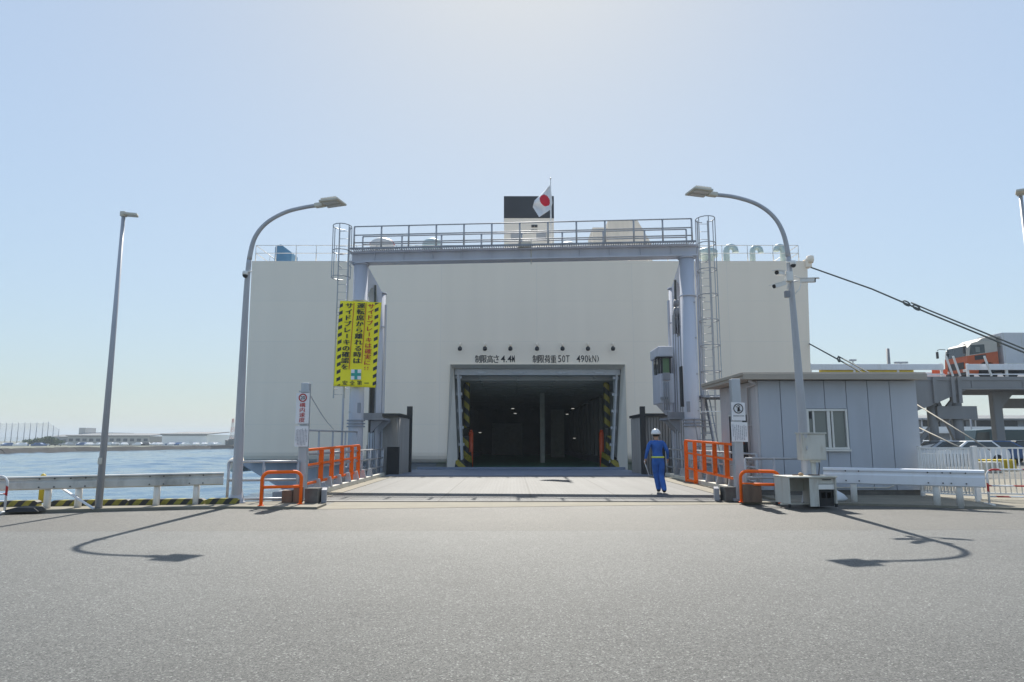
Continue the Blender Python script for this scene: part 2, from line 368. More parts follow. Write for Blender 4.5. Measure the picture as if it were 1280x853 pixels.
# ------------------------------------------------------------------ builders
def V(*a): return Vector(a)
class MB:
    def __init__(s): s.bm = bmesh.new(); s.mi = 0
    def _faces(s, vs, idx):
        out = []
        for f in idx:
            try:
                nf = s.bm.faces.new([vs[i] for i in f]); nf.material_index = s.mi; out.append(nf)
            except ValueError: pass
        return out
    def hexa(s, p, bev=0.0):
        vs = [s.bm.verts.new(q) for q in p]
        fs = s._faces(vs, [(0, 3, 2, 1), (4, 5, 6, 7), (0, 1, 5, 4), (1, 2, 6, 5), (2, 3, 7, 6), (3, 0, 4, 7)])
        if bev:
            es = list({e for f in fs for e in f.edges})
            r = bmesh.ops.bevel(s.bm, geom=es, offset=bev, segments=2, affect='EDGES', profile=0.6)
            for f in r['faces']: f.material_index = s.mi
        return s
    def box(s, c, sz, rz=0.0, bev=0.0, rot=None):
        hx, hy, hz = sz[0] / 2, sz[1] / 2, sz[2] / 2
        m = (rot if rot is not None else Matrix.Rotation(rz, 3, 'Z'))
        c = Vector(c)
        return s.hexa([c + m @ Vector(q) for q in ((-hx, -hy, -hz), (hx, -hy, -hz), (hx, hy, -hz), (-hx, hy, -hz), (-hx, -hy, hz), (hx, -hy, hz), (hx, hy, hz), (-hx, hy, hz))], bev)
    def span(s, a, b, bev=0.0):
        a, b = Vector(a), Vector(b)
        return s.box((a + b) / 2, [abs(b[i] - a[i]) for i in range(3)], bev=bev)
    def bar(s, p, q, w, h, bev=0.0, up=(0, 0, 1)):
        p, q = Vector(p), Vector(q); d = (q - p)
        L = d.length; d.normalize(); up = Vector(up)
        if abs(d.dot(up)) > 0.98: up = Vector((0, 1, 0))
        x = d.cross(up).normalized(); z = x.cross(d).normalized()
        m = Matrix((x, d, z)).transposed()
        return s.box((p + q) / 2, (w, L, h), rot=m, bev=bev)
    def path(s, pts, r, n=8, closed=False, cap=True):
        pts = [Vector(p) for p in pts]; k = len(pts)
        rs = r if isinstance(r, (list, tuple)) else [r] * k
        rings = []; prev = None
        for i, p in enumerate(pts):
            if closed: d = pts[(i + 1) % k] - pts[i - 1]
            else: d = pts[min(i + 1, k - 1)] - pts[max(i - 1, 0)]
            d.normalize()
            if prev is None:
                ref = Vector((0, 0, 1)) if abs(d.z) < 0.9 else Vector((0, 1, 0))
                x = d.cross(ref).normalized()
            else:
                x = (prev - d * prev.dot(d)).normalized()
            prev = x; y = d.cross(x)
            rings.append([s.bm.verts.new(p + (x * math.cos(2 * math.pi * j / n) + y * math.sin(2 * math.pi * j / n)) * rs[i]) for j in range(n)])
        for i in range(k if closed else k - 1):
            a, b = rings[i], rings[(i + 1) % k]
            for j in range(n):
                f = s.bm.faces.new((a[j], a[(j + 1) % n], b[(j + 1) % n], b[j])); f.material_index = s.mi; f.smooth = True
        if cap and not closed:
            for rg in (rings[0][::-1], rings[-1]):
                f = s.bm.faces.new(rg); f.material_index = s.mi
        return s
    def tube(s, p, q, r, n=8, r2=None): return s.path([p, q], [r, r2 if r2 is not None else r], n)
    def prism(s, poly, vec):
        vec = Vector(vec); a = [s.bm.verts.new(Vector(p)) for p in poly]; b = [s.bm.verts.new(Vector(p) + vec) for p in poly]
        k = len(a)
        s._faces(a + b, [tuple(range(k))[::-1], tuple(range(k, 2 * k))] + [(i, (i + 1) % k, k + (i + 1) % k, k + i) for i in range(k)])
        return s
    def quad(s, *p):
        s._faces([s.bm.verts.new(Vector(q)) for q in p], [tuple(range(len(p)))]); return s
    def loft(s, A, B, closed=True):
        a = [s.bm.verts.new(Vector(p)) for p in A]; b = [s.bm.verts.new(Vector(p)) for p in B]; k = len(a)
        s._faces(a + b, [(i, (i + 1) % k, k + (i + 1) % k, k + i) for i in range(k if closed else k - 1)]); return s
    def lathe(s, prof, c, n=16, axis='Z'):
        c = Vector(c); rings = []
        for r, h in prof:
            ring = []
            for j in range(n):
                a = 2 * math.pi * j / n; u, w = r * math.cos(a), r * math.sin(a)
                ring.append(s.bm.verts.new(c + (Vector((u, w, h)) if axis == 'Z' else Vector((u, h, w)) if axis == 'Y' else Vector((h, u, w)))))
            rings.append(ring)
        for a, b in zip(rings, rings[1:]):
            for j in range(n):
                f = s.bm.faces.new((a[j], a[(j + 1) % n], b[(j + 1) % n], b[j])); f.smooth = True; f.material_index = s.mi
        for rg in (rings[0][::-1], rings[-1]):
            try: s.bm.faces.new(rg).material_index = s.mi
            except ValueError: pass
        return s
    def add_mesh(s, me, mtx):
        vs = [s.bm.verts.new(mtx @ v.co) for v in me.vertices]
        for p in me.polygons:
            try:
                f = s.bm.faces.new([vs[i] for i in p.vertices]); f.material_index = s.mi
            except ValueError: pass
        return s
    def build(s, name, mats, parent=None, smooth=False, recalc=True):
        off = Vector((0, 0, 0)); p = parent
        while p is not None: off = off + p.location; p = p.parent
        bmesh.ops.translate(s.bm, verts=s.bm.verts, vec=-off)
        if recalc: bmesh.ops.recalc_face_normals(s.bm, faces=s.bm.faces)
        if smooth:
            for f in s.bm.faces: f.smooth = True
        me = bpy.data.meshes.new(name); s.bm.to_mesh(me); s.bm.free()
        for mm in (mats if isinstance(mats, (list, tuple)) else [mats]): me.materials.append(M[mm])
        o = bpy.data.objects.new(name, me); col.objects.link(o)
        if parent is not None: o.parent = parent
        return o
def tag(o, label=None, cat=None, group=None, kind=None):
    if label: o['label'] = label
    if cat: o['category'] = cat
    if group: o['group'] = group
    if kind: o['kind'] = kind
    return o
def thing(name, label, cat, loc=(0, 0, 0), group=None):
    o = bpy.data.objects.new(name, None); o.empty_display_size = 0.3; o.location = loc; col.objects.link(o)
    return tag(o, label, cat, group)
def copy_tree(o, parent=None):
    c = o.copy(); col.objects.link(c); c.parent = parent
    for ch in list(o.children): copy_tree(ch, c)
    return c
def origin_at(o, p):
    """move an unparented mesh's origin without moving the mesh"""
    p = Vector(p); o.data.transform(Matrix.Translation(-p)); o.location = p; return o
_glyph = {}
def glyph(ch, bold=0.0):
    k = (ch, bold)
    if k not in _glyph:
        cu = bpy.data.curves.new('glyph', 'FONT'); cu.body = ch; cu.size = 1.0; cu.offset = bold; cu.resolution_u = 3; cu.extrude = 0.0
        ob = bpy.data.objects.new('glyph', cu); col.objects.link(ob)
        dg = bpy.context.evaluated_depsgraph_get()
        me = bpy.data.meshes.new_from_object(ob.evaluated_get(dg))
        bpy.data.objects.remove(ob); bpy.data.curves.remove(cu)
        xs = [v.co.x for v in me.vertices] or [0, 1]; ys = [v.co.y for v in me.vertices] or [0, 1]
        _glyph[k] = (me, min(xs), max(xs), min(ys), max(ys))
    return _glyph[k]
FRONT = Matrix(((1, 0, 0, 0), (0, 0, -1, 0), (0, 1, 0, 0), (0, 0, 0, 1)))   # text plane XY -> wall plane XZ facing -Y
def put_text(mb, s, x0, x1, z0, z1, Y, bold=0.0):
    if bold:
        e = (x1 - x0) * bold
        put_text(mb, s, x0 - e, x1 - e, z0, z1, Y + .0007); x0, x1 = x0 + e, x1 + e
    me, a, b, c, d = glyph(s, 0.003)
    sx, sz = (x1 - x0) / (b - a), (z1 - z0) / (d - c)
    m = Matrix.Translation((x0, Y, z0)) @ FRONT @ Matrix.Diagonal((sx, sz, 1, 1)) @ Matrix.Translation((-a, -c, 0))
    mb.add_mesh(me, m)
def put_vertical(mb, s, xc, z_top, z_bot, width, Y, bold=0.0, shear=0.0, zc=0.0):
    k = len(s); ch_h = (z_top - z_bot) / k
    for i, ch, dx_, dy_ in [(i, ch, q * bold * width, abs(q - 1) * .0005) for q in ((-1, 1) if bold else (0,)) for i, ch in enumerate(s)]:
        me, a, b, c, d = glyph(ch, 0.003)
        zc_i = z_top - (i + 0.5) * ch_h; xx = xc + shear * (zc_i - zc) + (dx_ if bold else 0)
        if ch == 'ー':
            m = Matrix.Translation((xx, Y + dy_, zc_i)) @ FRONT @ Matrix.Rotation(R(-90), 4, 'Z') @ Matrix.Diagonal((ch_h * 0.86, width * 0.9, 1, 1)) @ Matrix.Translation((-(a + b) / 2, -(c + d) / 2, 0))
        else:
            cy = 0.36
            m = Matrix.Translation((xx, Y + dy_, zc_i)) @ FRONT @ Matrix.Diagonal((width, ch_h * 0.98, 1, 1)) @ Matrix.Translation((-(a + b) / 2, -(cy if ch not in '!！' else (c + d) / 2), 0))
        mb.add_mesh(me, m)
def railing(pts, h, r, mids, spacing, mat_, parent, name='railing', base=0.0, post_r=None, n=6):
    """pipe railing along a polyline"""
    mb = MB(); pts = [Vector(p) for p in pts]
    for zz in [h] + [h * m_ for m_ in mids]:
        mb.path([p + V(0, 0, zz) for p in pts], r, n)
    for a, b in zip(pts, pts[1:]):
        k = max(1, round((b - a).length / spacing))
        for i in range(k + 1):
            q = a.lerp(b, i / k); mb.tube(q + V(0, 0, base), q + V(0, 0, h), post_r or r, n)
    return mb.build(name, mat_, parent)

# ================================================================== THE SETTING
YQ = 17.0                                              # front edge of the quay under the ramp
q_left = [V(-500, -63, 0), V(-60, 7.6, 0), V(-11.3, 15.75, 0), V(-6.6, 16.5, 0), V(-5.0, 16.85, 0), V(-4.9, YQ, 0)]
q_right = [V(6.5, YQ, 0), V(6.6, 25, 0), V(18.6, 26, 0), V(18.6, 430, 0), V(1500, 430, 0)]
land = q_left + q_right + [V(1500, -90, 0), V(-500, -90, 0)]
mb = MB(); mb.prism(land, (0, 0, -4.5))
g = mb.build('ground', ['asphalt', 'quay_wall_concrete']); tag(g, kind='structure')
for p in g.data.polygons: p.material_index = 0 if p.normal.z > 0.5 else 1
# concrete coping: raised beside the asphalt, flush where lorries drive on
def top_sheet(name, poly, z, m, thick=0.0):
    b = MB(); poly = [V(p[0], p[1], z) for p in poly]
    if thick: b.prism(poly, (0, 0, -thick))
    else: b.quad(*poly)
    return tag(b.build(name, m), kind='structure')
e0, e1, e2, e3 = gr(0, 642.5), gr(150, 638.5), gr(290, 636), gr(396, 637)
top_sheet('pavement', [V(-60, -1.0), e0, e1, e2, e3, V(e3.x - 0.05, 16.2), V(-5.0, 16.84), V(-6.6, 16.49), V(-11.3, 15.74), V(-60, 7.59)], 0.05, 'concrete', 0.05)
e4, e5, e6, e7 = gr(640, 634), gr(927, 630.5), gr(1045, 631.5), gr(1280, 638)
top_sheet('apron', [e3, e4, e5, V(e5.x + 0.02, YQ - 0.02), V(e3.x - 0.05, YQ - 0.02)], 0.005, 'ramp_concrete')
top_sheet('kerb', [e5 + V(0.03, 0, 0), e6, e7, V(16, 13.6), V(40, 11), V(40, 25.8), V(18.5, 25.95), V(6.65, 24.95), V(6.55, YQ)], 0.05, 'concrete', 0.05)
top_sheet('yard', [V(18.65, 26.0), V(40.05, 25.9), V(200, 20), V(200, 115), V(18.65, 115)], 0.006, 'yard_paving')
mb = MB(); mb.quad(V(-4500, -800, -2.2), V(4500, -800, -2.2), V(4500, 4700, -2.2), V(-4500, 4700, -2.2))
# wind chop as real geometry on the basin, coarser with distance
rw = random.Random(3); waves = []
for i in range(34):
    lam = 0.7 * (12 / 0.7) ** (i / 33); th = R(90) + rw.gauss(0, .55)
    waves.append((lam, math.cos(th) * 2 * math.pi / lam, math.sin(th) * 2 * math.pi / lam, lam * .0055, rw.uniform(0, 6.28)))
def chop(x, y, cell):
    z = 0.0
    for lam, kx, ky, a, ph in waves:
        if lam > 2.6 * cell: z += a * math.sin(kx * x + ky * y + ph)
    gust = .65 + .35 * math.sin(x * .045 + 1.3 * math.sin(y * .021)) * math.sin(y * .033 + .5)
    return z * gust
rows = []; y = 15.0; NT = 130
while y < 420:
    cell = max(.012 * y, .2)
    rows.append([mb.bm.verts.new((y * (-.98 + .80 * j / NT), y, -1.97 + chop(y * (-.98 + .80 * j / NT), y, y * .8 / NT))) for j in range(NT + 1)])
    y += .0075 * y + .05
for ra, rb in zip(rows, rows[1:]):
    for j in range(NT):
        f = mb.bm.faces.new((ra[j], ra[j + 1], rb[j + 1], rb[j])); f.smooth = True
tag(mb.build('sea', 'water'), kind='structure')

# far shore across the basin: land, revetment, hills
YF = 270.0
shore = [V(-124, 40, 0), V(-128, 172, 0), V(-131, 206, 0), V(-119, 271, 0), V(-60, 330, 0), V(20, 420, 0)]
mb = MB(); mb.prism([p + V(0, 0, -1.0) for p in shore] + [V(40, 1600, -1.0), V(-2500, 1600, -1.0), V(-2500, 40, -1.0)], (0, 0, -2.5))
tag(mb.build('far_shore', 'shore_land'), kind='structure')
mb = MB()
for a, b in zip(shore, shore[1:]):
    k = 14
    for i in range(k):
        p, q = a.lerp(b, i / k), a.lerp(b, (i + 1) / k)
        h1, h2 = -.75 + 0.18 * math.sin(i * 1.7), -.75 + 0.18 * math.sin((i + 1) * 1.7)
        nn = V((b - a).y, -(b - a).x, 0).normalized()
        mb.hexa([p + nn * 3 + V(0, 0, -3), q + nn * 3 + V(0, 0, -3), q - nn * 2 + V(0, 0, -3), p - nn * 2 + V(0, 0, -3), p + nn * .8 + V(0, 0, h1), q + nn * .8 + V(0, 0, h2), q - nn * 2 + V(0, 0, h2), p - nn * 2 + V(0, 0, h1)])
tag(mb.build('revetment', 'revetment'), kind='structure')
mb = MB()
prev = None
for i in range(61):
    x = -3400 + i * 75
    h = 24 + 9 * math.sin(i * 0.31 + 0.6) + 4 * math.sin(i * 0.83) + random.uniform(0, 2)
    h *= max(0.02, min(1.0, (-x - 1300) / 900))
    cur = (V(x, 3300 + 120 * math.sin(i), -3), V(x, 3500 + 120 * math.sin(i), max(2, h)), V(x, 3900, -3))
    if prev:
        mb.quad(prev[0], cur[0], cur[1], prev[1]); mb.quad(prev[1], cur[1], cur[2], prev[2])
    prev = cur
tag(mb.build('hills', 'hill'), kind='structure')

# ================================================================== THE SHIP
YS = 38.5
def sp(px, py, dy=0.0): return at(px, py, YS + dy)
zt = sp(640, 326.5).z
XL, XR = sp(315, 326).x, sp(1009, 326).x
XLb, XRb = sp(303.5, 573).x, sp(1017, 573).x
ship = thing('ship', 'huge cream car ferry moored stern-on with its stern door open', 'ship', (sp(672, 588).x, YS, 0))
zl = 0.8
o_tl, o_tr, o_br, o_bl = sp(563, 456), sp(781, 456), sp(784.5, 589), sp(558.5, 589)
mb = MB()
mb.quad(V(XLb, YS, zl), V(o_bl.x, YS, zl), V(o_tl.x, YS, o_tl.z), V(o_tl.x, YS, zt), V(XL, YS, zt))
mb.quad(V(o_br.x, YS, zl), V(XRb, YS, zl), V(XR, YS, zt), V(o_tr.x, YS, zt), V(o_tr.x, YS, o_tr.z))
mb.quad(V(o_tl.x, YS, o_tl.z), V(o_tr.x, YS, o_tr.z), V(o_tr.x, YS, zt), V(o_tl.x, YS, zt))
prof = [(0, zl), (0.03, 0.62), (0.12, 0.44), (0.32, 0.28), (0.7, 0.2), (1.3, .18)]
for (a, za), (b, zb) in zip(prof, prof[1:]):
    for xa, xb in ((XLb, o_bl.x), (o_br.x, XRb)):
        f0 = len(mb.bm.faces)
        mb.quad(V(xa, YS + a, za), V(xb, YS + a, za), V(xb, YS + b, zb), V(xa, YS + b, zb))
YE = YS + 130
for x0, x1 in ((XLb, XL), (XRb, XR)):
    mb.quad(V(x0, YS, zl), V(x1, YS, zt), V(x1, YE, zt), V(x0, YE, zl))
    mb.quad(V(x0, YS, zl), V(x0, YE, zl), V(x0, YE, .18), V(x0, YS + 1.3, .18))
mb.quad(V(XL, YS, zt), V(XR, YS, zt), V(XR, YE, zt), V(XL, YE, zt))
mb.quad(V(XLb, YE, -2.2), V(XRb, YE, -2.2), V(XR, YE, zt), V(XL, YE, zt))
hull = mb.build('hull', 'hull', ship, recalc=False)
# under the counter: the blue-grey run narrowing to the waterline
wl_l = sp(377, 618, 1.4); wl_u = sp(300, 576, 1.4)
mb = MB()
mb.prism([V(wl_u.x, YS + 1.3, 0.18), V(o_bl.x - 0.05, YS + 1.3, 0.18), V(o_bl.x - 0.05, YS + 1.3, -2.3), V(wl_l.x + 0.6, YS + 1.3, -2.3)], (0, 128, 0))
mb.prism([V(o_br.x + 0.05, YS + 1.3, 0.18), V(XRb, YS + 1.3, 0.18), V(XRb - 3.6, YS + 1.3, -2.3), V(o_br.x + 0.05, YS + 1.3, -2.3)], (0, 128, 0))
mb.span(V(o_bl.x - 0.03, YS + 0.6, -2.3), V(o_br.x + 0.03, YS + 12, -0.5))
mb.build('underbody', 'boot_blue', ship)
# rounded rubbing strake standing out at the port quarter
mb = MB()
c = sp(294.5, 581, 1.6)
mb.path([V(c.x + 0.25, YS + 1.0, c.z), V(c.x + 0.1, YS + 1.25, c.z), V(c.x, YS + 2.0, c.z), V(c.x, YS + 60, c.z)], [0.3, 0.44, 0.46, 0.46], 14)
mb.build('rubbing_strake', 'hull', ship)
# door surround (a bevelled ring) and steel inner frame
i_tl, i_tr, i_br, i_bl = sp(567.5, 461, .45), sp(776, 462, .45), sp(770.5, 588, .45), sp(572.5, 588, .45)
def ring(A, B): 
    m_ = MB(); m_.loft(A, B, closed=False); return m_
A = [o_bl + V(0, -.12, 0), o_tl + V(0, -.12, 0), o_tr + V(0, -.12, 0), o_br + V(0, -.12, 0)]
sur = MB()
sur.loft(A, [i_bl, i_tl, i_tr, i_br], closed=False)
sur.loft([p + V(0, .13, 0) for p in A], A, closed=False)
sur.build('door_surround', 'surround', ship)
fr = MB()
j_tl, j_tr, j_br, j_bl = sp(574, 468, .5), sp(770.5, 469, .5), sp(764.5, 588, .5), sp(578.5, 588, .5)
k_ = 0.35
for a, b in ((i_bl, i_tl), (j_bl, j_tl), (i_tr, i_br), (j_tr, j_br)): pass
fr.bar(V(i_bl.x + .22, YS + .62, i_bl.z), V(i_tl.x + .2, YS + .62, i_tl.z), 0.09, 0.3)
fr.bar(V(j_bl.x + .0, YS + .75, j_bl.z), V(j_tl.x + .0, YS + .75, j_tl.z), 0.09, 0.3)
fr.bar(V(i_br.x - .22, YS + .62, i_br.z), V(i_tr.x - .2, YS + .62, i_tr.z), 0.09, 0.3)
fr.bar(V(j_br.x - .0, YS + .75, j_br.z), V(j_tr.x - .0, YS + .75, j_tr.z), 0.09, 0.3)
fr.span(V(i_tl.x + .04, YS + .5, i_tl.z - .36), V(i_tr.x - .04, YS + .9, i_tl.z - .03))
for i in range(6):
    t = (i + 0.5) / 6
    for a, b in ((i_bl, i_tl), (i_br, i_tr)):
        p = a.lerp(b, t); s_ = 1 if a is i_bl else -1
        fr.box(V(p.x + s_ * .22, YS + .68, p.z), (.36, .1, .16))
fr.build('door_frame', 'door_steel', ship)
for px in (602, 650, 703, 749): 
    cl = MB(); p = sp(px, 466, .48); cl.box(p, (.5, .06, .12)); cl.box(p + V(-.36, 0, .02), (.12, .05, .07)); cl.box(p + V(.36, 0, .02), (.12, .05, .07)); cl.build('door_cleat', 'galvanised', ship)
# vehicle deck seen through the door
zs = -0.22; zc = i_tl.z - 0.25
x0, x1 = i_bl.x - 1.2, i_br.x + 1.2
YB = YS + 46
mb = MB(); mb.span(V(x0, YS + .2, zs - .3), V(x1, YB, zs)); mb.build('vehicle_deck', 'deck_green', ship)
mb = MB()
mb.span(V(x0 - .1, YS + 1.2, zs), V(x0, YB, zc)); mb.span(V(x1, YS + 1.2, zs), V(x1 + .1, YB, zc)); mb.span(V(x0, YB, zs), V(x1, YB + .1, zc))
for i in range(14):
    y = YS + 3 + i * 3
    mb.span(V(x0 + .01, y, zs), V(x0 + .26, y + .2, zc - .5)); mb.span(V(x1 - .26, y, zs), V(x1 - .01, y + .2, zc - .5))
mb.span(V(x0 - .1, YS + 1.1, zs - .3), V(i_bl.x - .02, YS + 1.2, zc + .3)); mb.span(V(i_br.x + .02, YS + 1.1, zs - .3), V(x1 + .1, YS + 1.2, zc + .3))
mb.build('deck_wall', 'interior', ship)
mb = MB(); mb.span(V(x0, YS + .9, zc), V(x1, YB, zc + .15))
for i in range(20):
    y = YS + 1.6 + i * 2.1; mb.span(V(x0 + .02, y, zc - .34), V(x1 - .02, y + .14, zc - .003))
for fx in (.2, .4, .6, .8):
    x = x0 + (x1 - x0) * fx; mb.span(V(x, YS + 1.4, zc - .22), V(x + .12, YB - .02, zc - .004))
mb.build('deck_head', 'interior', ship)
for dy in (14, 26, 38):
    p = sp(678, 540, dy); mb = MB(); mb.box(V(p.x, YS + dy, (zs + zc) / 2), (.34, .34, zc - zs - .02)); mb.build('pillar', 'interior_pale', ship)
mb = MB(); a, b = sp(689, 585, 30), sp(705, 512, 30); mb.span(V(a.x, YS + 30, zs + .005), V(b.x, YS + 30.2, b.z)); mb.build('bulkhead_door', 'interior_pale', ship); mb = MB(); a = sp(615, 520, 40); mb.span(V(a.x, YS + 40, zs + .005), V(a.x + 3.5, YS + 40.3, 3.4))
mb.build('bulkhead_door', 'interior_pale', ship)
mb = MB()
for px, py, dy in ((626, 473, 4), (688, 472, 4), (760, 472, 4), (641, 511, 24), (644, 517, 28), (709, 518, 30), (716, 511, 26), (738, 518, 28), (718, 548, 34), (600, 541, 30)):
    p = sp(px, py, dy); mb = MB(); mb.box(V(p.x, p.y, p.z), (.26, .12, .05)); mb.build('deck_lamp', 'lamp_lit', ship)
for sx in (-1, 1):
    cx = sp(583.5, 500, 2.2).x if sx < 0 else sp(758.5, 500, 2.2).x
    mb = MB(); mb.span(V(cx - .17, YS + 2.0, 2.2), V(cx + .17, YS + 2.5, 4.9), bev=.1); mb.build('hazard_column', 'hazard_post', ship)
    mb = MB(); mb.span(V(cx - .28 + sx * .1, YS + 1.5, zs), V(cx + .28 + sx * .1, YS + 1.9, 1.75), bev=.1); mb.build('hazard_guard', 'hazard_post', ship)
    bx = sp(575, 586, .9).x if sx < 0 else sp(768.5, 586, .9).x
    mb = MB(); mb.hexa([V(bx - .45, YS + .25, zs), V(bx + .45, YS + .25, zs), V(bx + .3 - sx * .35, YS + 2.2, zs), V(bx - .3 - sx * .35, YS + 2.2, zs), V(bx - .22, YS + .35, .35), V(bx + .22, YS + .35, .35), V(bx + .2 - sx * .35, YS + 2.2, .8), V(bx - .2 - sx * .35, YS + 2.2, .8)])
    mb.build('wheel_guide', 'hazard_post', ship)
    ox = sp(588.6, 560, 3).x if sx < 0 else sp(752, 560, 3).x
    mb = MB(); mb.tube(V(ox, YS + 2.9, zs), V(ox, YS + 2.9, 1.95), .15, 12); mb.tube(V(ox, YS + 2.9, 1.95), V(ox, YS + 2.9, 2.1), .1, 12); mb.build('orange_post', 'orange_post', ship)
# lettering and floodlights over the door
mb = MB()
Yt = YS - .015
def hl(px0, px1, py0, py1): return (sp(px0, py0).x, sp(px1, py0).x, sp(px0, py1).z, sp(px0, py0).z)
w = 49 / 4
for i, ch in enumerate('制限高さ'): put_text(mb, ch, *hl(594 + i * 7.6, 600.9 + i * 7.6, 444.2, 453.8), Yt, .018)
for (px0, px1), ch in zip(((626, 631.5), (632.3, 633.6), (634.4, 639.6), (639.9, 643.4)), '4.4M'):
    put_text(mb, ch, *hl(px0, px1, 444.6 if ch != '.' else 451.6, 453), Yt, .003)
mb.build('lettering', 'ink', ship); mb = MB()
for i, ch in enumerate('制限荷重'): put_text(mb, ch, *hl(665.8 + i * 7.5, 672.7 + i * 7.5, 444.2, 453.8), Yt, .018)
for (px0, px1), ch in zip(((697.5, 701.5), (702.6, 706.4), (707.2, 712), (720.5, 725.4), (726, 730), (731, 735), (736, 739.6), (740.4, 745), (746, 748.4)), '50T490kN)'):
    put_text(mb, ch, *hl(px0, px1, 444.4, 453), Yt, .003)
mb.build('lettering', 'ink', ship)
for px in (575.5, 606.5, 638, 671, 702.5, 734, 765):
    p = sp(px, 436.5)
    mb = MB(); mb.tube(p + V(0, -.01, .3), p + V(0, -.4, .24), .035, 6); mb.tube(p + V(0, -.4, .3), p + V(0, -.4, .1), .05, 8)
    fl = mb.build('floodlight', 'hull', ship)
    mb = MB(); mb.lathe([(.04, .1), (.11, .04), (.125, -.06), (.1, -.13), (.02, -.16)], p + V(0, -.4, 0), 12); mb.build('lamp_shade', 'dark', fl)
# stern ramp lying on the link bridge
mb = MB(); mb.prism([V(-5.2, 28.4, .06), V(6.2, 28.4, .06), V(6.2, YS + .15, -.12), V(-5.2, YS + .15, -.12)], (0, 0, -.35)); mb.build('stern_ramp', 'apron_blue', ship)
mb = MB(); mb.span(V(-5.2, YS - .6, -.1), V(6.2, YS - .35, .02)); mb.build('ramp_hinge', 'apron_blue', ship)
# deck rail along the stern
def ship_rail(pxa, pxb, n):
    xa, xb = sp(pxa, 326).x, sp(pxb, 326).x
    return railing([V(xa, YS + .15, zt), V(xb, YS + .15, zt)], 0.98, .022, (.52,), abs(xb - xa) / n, 'white_steel', ship, 'deck_railing', post_r=.03)
ship_rail(318, 470, 6); ship_rail(470, 860, 16); ship_rail(872, 1000, 4)
for xe, s_ in ((sp(318, 326).x, 1), (sp(1000, 326).x, -1)):
    railing([V(xe, YS + .15, zt), V(xe + s_ * .1, YS + 9, zt)], 0.98, .022, (.52,), 2.2, 'white_steel', ship, 'deck_railing')
# deck gear
a, b = sp(343, 326, 3), sp(365, 309, 3)
mb = MB(); mb.prism([V(a.x, YS + 3, zt), V(a.x, YS + 3, b.z), V(a.x + .35, YS + 3, b.z + .18), V(b.x, YS + 3, b.z - .35), V(b.x, YS + 3, zt)], (0, 1.2, 0)); mb.build('deck_locker', 'box_blue', ship)
def gooseneck(px0, px1, pyt, r=.19):
    p = sp(px0, 326, 1.5); q = sp(px1, pyt, 1.5); rr = abs(q.x - p.x) / 2; s_ = 1 if q.x > p.x else -1
    pts = [V(p.x, p.y, zt), V(p.x, p.y, q.z - rr)] + [V(p.x + s_ * rr * (1 - math.cos(t * math.pi / 6)), p.y, q.z - rr + rr * math.sin(t * math.pi / 6)) for t in range(1, 7)] + [V(p.x + s_ * 2 * rr, p.y, q.z - rr - .1)]
    mb = MB(); mb.path(pts, r, 10); mb.build('vent_pipe', 'teal', ship)
gooseneck(908.5, 919, 308.5); gooseneck(941, 950.5, 309.5, .17); gooseneck(979.5, 970, 308.5)
p = sp(884.5, 326, 2)
mb = MB(); mb.lathe([(.36, zt), (.36, zt + .75), (.6, zt + .78), (.62, zt + 1.12), (.5, zt + 1.26), (.02, zt + 1.3)], V(p.x, p.y, 0), 18); mb.build('mushroom_vent', 'teal', ship)
def dome(px0, px1, pyt, dy, m_, name='vent_dome', rim=None):
    a, b = sp(px0, pyt, dy), sp(px1, pyt, dy); r = (b.x - a.x) / 2; cx = (a.x + b.x) / 2; zz = a.z
    mb = MB(); mb.lathe([(r, zt - .01), (r, zz - r * .55), (r * .86, zz - r * .25), (r * .55, zz - r * .06), (.02, zz)], V(cx, YS + dy, 0), 20); d = mb.build(name, m_, ship)
    if rim:
        mb = MB(); mb.path([V(cx + r * 1.01 * math.cos(t), YS + dy - .05, zz - r * .62 + r * .62 * math.sin(t)) for t in [math.pi * i / 12 for i in range(13)]], .06, 6); mb.build('rim', rim, d)
dome(463, 493, 298.5, 8, 'dome', rim='red_paint'); dome(528, 553, 299, 8, 'teal'); dome(698, 722, 303, 9, 'dome')
a, b = sp(761, 330, 7), sp(797, 276, 7); w_ = 2.5
mb = MB(); mb.prism([V(a.x, YS + 7, zt), V(a.x, YS + 7, b.z), V(b.x, YS + 7, b.z), V(sp(815, 306, 7).x, YS + 7, sp(815, 306, 7).z), V(sp(815, 306, 7).x, YS + 7, zt)], (0, 5, 0))
c_ = sp(741, 284, 7); mb.span(V(c_.x, YS + 7.1, zt), V(a.x - .003, YS + 10, c_.z)); mb.build('deckhouse', 'surround', ship)
# funnel
FY = 20
a, b, m_ = sp(630, 330, FY), sp(692, 245.5, FY), sp(692, 273, FY)
mb = MB(); mb.span(V(a.x, YS + FY, zt), V(b.x, YS + FY + 7, m_.z)); fu = mb.build('funnel', 'funnel_grey', ship)
mb = MB(); mb.span(V(a.x - .02, YS + FY - .02, m_.z), V(b.x + .02, YS + FY + 7.02, b.z)); mb.build('black_band', 'funnel_black', fu)
for (qa, qb) in (((638.5, 291), (652, 301.5)), ((670.5, 291), (683, 301.5))):
    mb = MB(); u, v = sp(qa[0], qb[1], FY), sp(qb[0], qa[1], FY); mb.span(V(u.x, YS + FY - .03, u.z), V(v.x, YS + FY - .005, v.z)); mb.build('louvre', 'far_grey', fu)
mb = MB()
for y0, y1 in ((281.5, 284.5), (287.5, 290)):
    for x_ in (664.2, 668.2):
        u, v = sp(x_, y1, FY), sp(x_ + 3.6, y0, FY); mb.span(V(u.x, YS + FY - .05, u.z), V(v.x, YS + FY - .004, v.z))
mb.build('vent_slot', 'ink', fu)
mb = MB()
